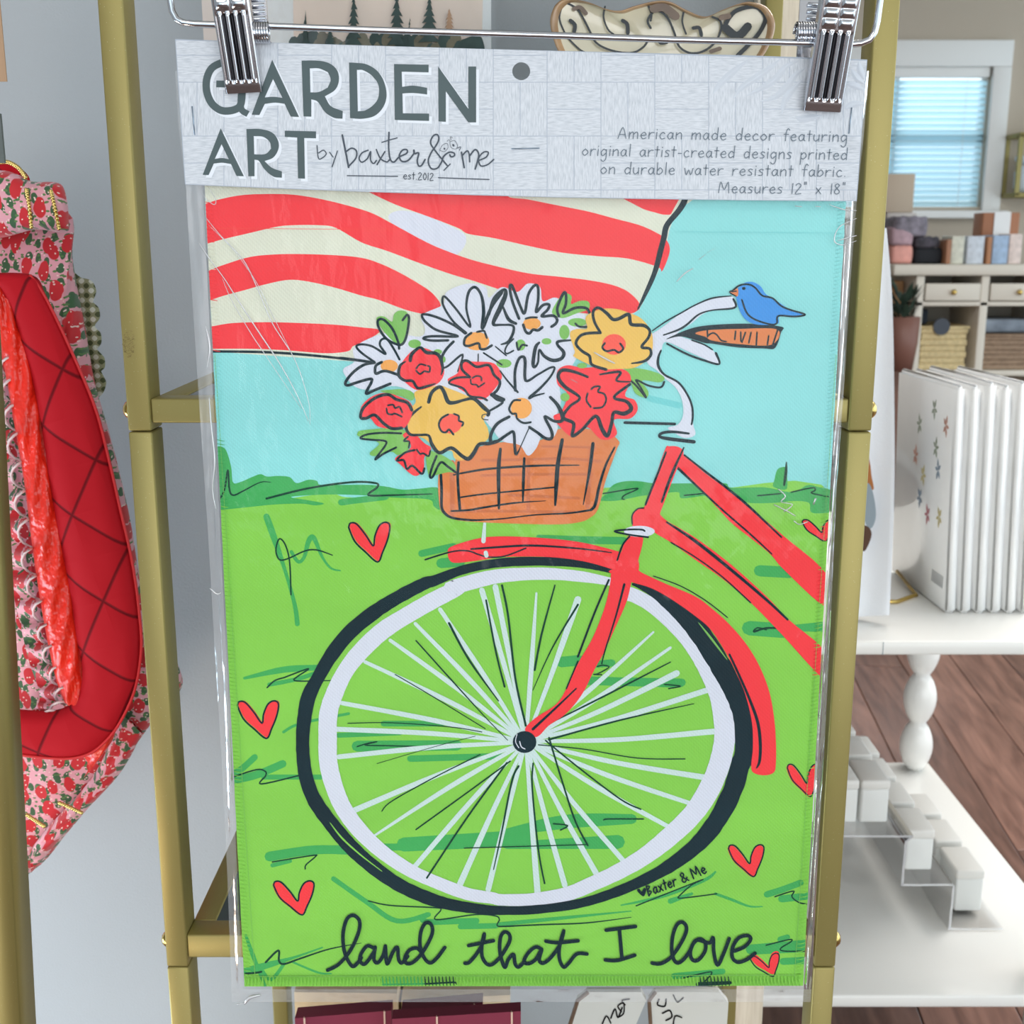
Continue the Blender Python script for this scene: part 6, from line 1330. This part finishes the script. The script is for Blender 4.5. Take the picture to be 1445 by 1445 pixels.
# baskets
WK = mat('straw_wicker', (206, 186, 140), .8, var=.15, vscale=60, bump=1, bscale=120); WKB = mat('brown_wicker', (150, 126, 104), .8, var=.2, vscale=50, bump=1, bscale=120)
def basket(x0, x1, z0, z1, m, lab, disc=True):
    r_ = thing('basket', ((x0+x1)/2, YK+.15, z0), lab, 'basket')
    mb = MB(); nn = 7
    for i in range(nn):
        a, b = z0+(z1-z0)*i/nn, z0+(z1-z0)*(i+1)/nn; e = .004*(i % 2)
        mb.box((x0+e, YK+.03+e, a), (x1-e, YK+.33-e, b), m, .005)
    mb.build('weave', r_)
    mb = MB(); mb.tube([(x0, YK+.03, z1), (x1, YK+.03, z1), (x1, YK+.33, z1), (x0, YK+.33, z1), (x0, YK+.03, z1)], .008, m, 6); mb.build('rim', r_)
    if disc:
        mb = MB(); c_ = Vector(((x0+x1)/2-.02, YK+.018, z1+.005)); n2 = 20
        mb.add([c_+Vector((.038*math.cos(2*PI*i/n2), 0, .038*math.sin(2*PI*i/n2))) for i in range(n2)]+[c_+Vector((.038*math.cos(2*PI*i/n2), .01, .038*math.sin(2*PI*i/n2))) for i in range(n2)], [tuple(range(n2))]+[(i, (i+1) % n2, n2+(i+1) % n2, n2+i) for i in range(n2)], mat('slate_disc', (62, 68, 78), .6)); mb.build('tag', r_, 'round slate tag')
basket(xs[0]+.050, xs[1]-.03, zb+.001, zat(463, YK), WK, 'straw basket with round slate tag in the console cubby')
basket(xs[1]+.045, xs[2]-.01, zb+.001, zat(474, YK), WKB, 'brown basket in the console cubby near the right edge', False)
def simple(nm, a, b, m, lab, cat, bev_=.004, grp=None):
    mb = MB(); mb.box(a, b, m, bev_); return tag(mb.build(nm), lab, cat, grp)
NAVY = mat('navy_cloth', (30, 38, 50), .8); 
simple('folded_cloth', (kx(1302), YK+.12, zat(463, YK)+.009), (kx(1327), YK+.28, zat(438, YK)), NAVY, 'dark navy folded cloth on the straw basket', 'cloth', .012)
simple('folded_cloth', (xs[1]+.05, YK+.06, zat(474, YK)+.009), (xs[2]-.03, YK+.28, zat(452, YK)), mat('grey_blue_cloth', (128, 138, 150), .8, var=.3, vscale=14), 'grey blue folded cloth on the brown basket', 'cloth', .015)
# patterned boxes on the console
bx = [(1334, 1341, (160, 112, 84), 'brown end of a small patterned box, first on the console', 338), (1341, 1359, (206, 204, 188), 'cream speckled box on the console left of the blue ones', 333), (1363, 1387, (200, 206, 214), 'pale grey box with white border on the console', 333), (1391, 1398, (172, 120, 84), 'narrow brown box between the grey and blue boxes', 334), (1399, 1421, (160, 182, 208), 'light blue patterned box on the console', 332), (1422, 1440, (222, 204, 196), 'floral pink and white box right of the light blue one', 330)]
for a, b, c, lab, ty in bx:
    simple('patterned_box', (kx(a), YK+.02, ZK+.0005), (kx(b), YK+.16, zat(ty, YK)), mat('patterned_'+str(a), c, .6, var=.14, vscale=50), lab, 'box', .004, 'patterned boxes on the console')
# pile of clothes, left of the boxes
def pile(x0, x1, y0, y1, m, lab, Y=YK+.06, d=.18):
    mb = MB(); a, b = at(x0, y1, Y), at(x1, y0, Y)
    bm = bmesh.new(); bmesh.ops.create_cube(bm, size=1); bmesh.ops.subdivide_edges(bm, edges=bm.edges[:], cuts=5, use_grid_fill=True)
    rn = random.Random(x0)
    for v in bm.verts:
        c = v.co; r_ = c.length
        s = 1-.35*max(0, r_-.55)
        v.co = Vector(((a.x+b.x)/2+c.x*(b.x-a.x)*s, Y+d/2+c.y*d*s, (a.z+b.z)/2+c.z*(b.z-a.z)*(s if c.z > 0 else 1)+.004*math.sin(c.x*19+c.y*7)))
    mb.bm(bm, m, True); return tag(mb.build('folded_cloth'), lab, 'cloth')
pile(1258, 1290, 346, 371.5, mat('salmon_cloth', (222, 158, 146), .8, var=.1, vscale=30), 'salmon pink cloth pile on the console by the gold post')
pile(1290, 1332, 350, 371.5, mat('black_cloth', (24, 26, 32), .8), 'black folded cloth on the console left of the boxes')
pile(1292, 1328, 334, 349.5, mat('charcoal_print_cloth', (70, 66, 74), .8, var=.5, vscale=40), 'charcoal patterned cloth on top of the black one')
pile(1258, 1291, 320, 345.5, mat('mauve_cloth', (176, 148, 156), .8, var=.2, vscale=30), 'mauve cloth on top of the salmon pile')
pile(1262, 1312, 305, 333, mat('grey_mauve_cloth', (128, 122, 132), .8, var=.4, vscale=30), 'grey patterned cloth heaped above the mauve one')
simple('carton', (at(1250, 260, 5.80).x, 5.80, zat(300, 5.80)), (at(1291, 260, 5.80).x, 5.89, zat(245, 5.80)), mat('tan_cardboard', (190, 172, 152), .8), 'tan cardboard carton against the far window', 'box')
simple('display_stand', (at(1252, 300, 5.80).x, 5.80, ZK+.0005), (at(1294, 300, 5.80).x, 5.89, zat(300, 5.80)-.001), mat('pale_block', (204, 196, 190), .8), 'pale block holding up the tan carton', 'block')
simple('wrapped_box', (at(1388, 300, 5.7).x, 5.7, ZK+.0005), (at(1440, 300, 5.7).x, 5.82, zat(300, 5.7)), mat('brown_wrap', (166, 112, 82), .7), 'brown box with a white band below the window corner', 'box')
mb = MB(); mb.box((at(1404, 300, 5.695).x, 5.694, ZK+.002), (at(1427, 300, 5.695).x, 5.699, zat(299, 5.695)), PAPER); bb = mb.build('band', bpy.data.objects['wrapped_box'], 'white paper band')
# under and beside the console
simple('carton', (kx(1262), YK+.15, zat(520, YK)), (kx(1291), YK+.4, zat(398, YK)), mat('orange_kraft', (196, 152, 108), .8), 'orange kraft carton left of the console', 'box')
simple('side_crate', (kx(1258), YK+.02, 0), (kx(1292), YK+.4, zat(520, YK)-.001), mat('dark_crate', (120, 84, 70), .7), 'brown crate on the floor under the kraft carton', 'crate')
pot = thing('potted_plant', (kx(1270), YK-.12, zat(520, YK)), 'dark green plant in a brown pot left of the console', 'plant')
mb = MB(); mb.lathe([(.055, 0), (.07, .12), (.075, .24)], (kx(1270), YK-.08, zat(520, YK)), mat('brown_pot', (124, 84, 72), .5)); mb.build('pot', pot)
mb = MB(); LF = mat('dark_leaf', (38, 58, 46), .5); rn = random.Random(2)
for i in range(60):
    a = rn.uniform(0, 2*PI); l_ = rn.uniform(.04, .1); b0 = Vector((kx(1270)+.03*math.cos(a), YK-.08+.03*math.sin(a), zat(520, YK)+.22+rn.uniform(0, .12)))
    d = Vector((math.cos(a)*.5, math.sin(a)*.5, .8)).normalized()*l_; s_ = Vector((-math.sin(a), math.cos(a), 0))*.014
    mb.add([b0, b0+d*.5+s_, b0+d, b0+d*.5-s_], [(0, 1, 2, 3)], LF)
mb.build('foliage', pot, 'dense dark leaves', 'stuff')
# small gold wall shelf with white cups
YW = 6.3
gw = thing('wall_shelf', at(1445, 275, YW), 'gold wire wall shelf at the right edge beside the window', 'shelf')
GY = mat('yellow_gold', (150, 138, 84), .5, .4)
a, b = at(1432, 275, YW), at(1436, 190, YW)
mb = MB(); W_s = .4
for z in (a.z, b.z):
    mb = MB(); mb.box((a.x, YW, z-.012), (a.x+W_s, YW+.19, z+.012), GY, .003); mb.build('board', gw)
for y_ in (YW, YW+.17):
    mb = MB(); mb.box((a.x, y_, a.z), (a.x+.022, y_+.02, b.z), GY); mb.build('upright', gw)
for i, (y_, lab) in enumerate(((272, 'lower white rounded jar on the gold wall shelf'), (236, 'upper white shallow bowl on the gold wall shelf'))):
    mb = MB(); c_ = (a.x+.085, YW+.09, (a.z+.0125) if i == 0 else a.z+.155)
    mb.lathe([(.04, 0), (.058, .03), (.058, .1), (.045, .135)] if i == 0 else [(.03, 0), (.06, .02), (.062, .04)], c_, mat('pale_cup', (214, 224, 236), .3)); tag(mb.build('jar' if i == 0 else 'bowl'), lab, 'jar' if i == 0 else 'bowl')
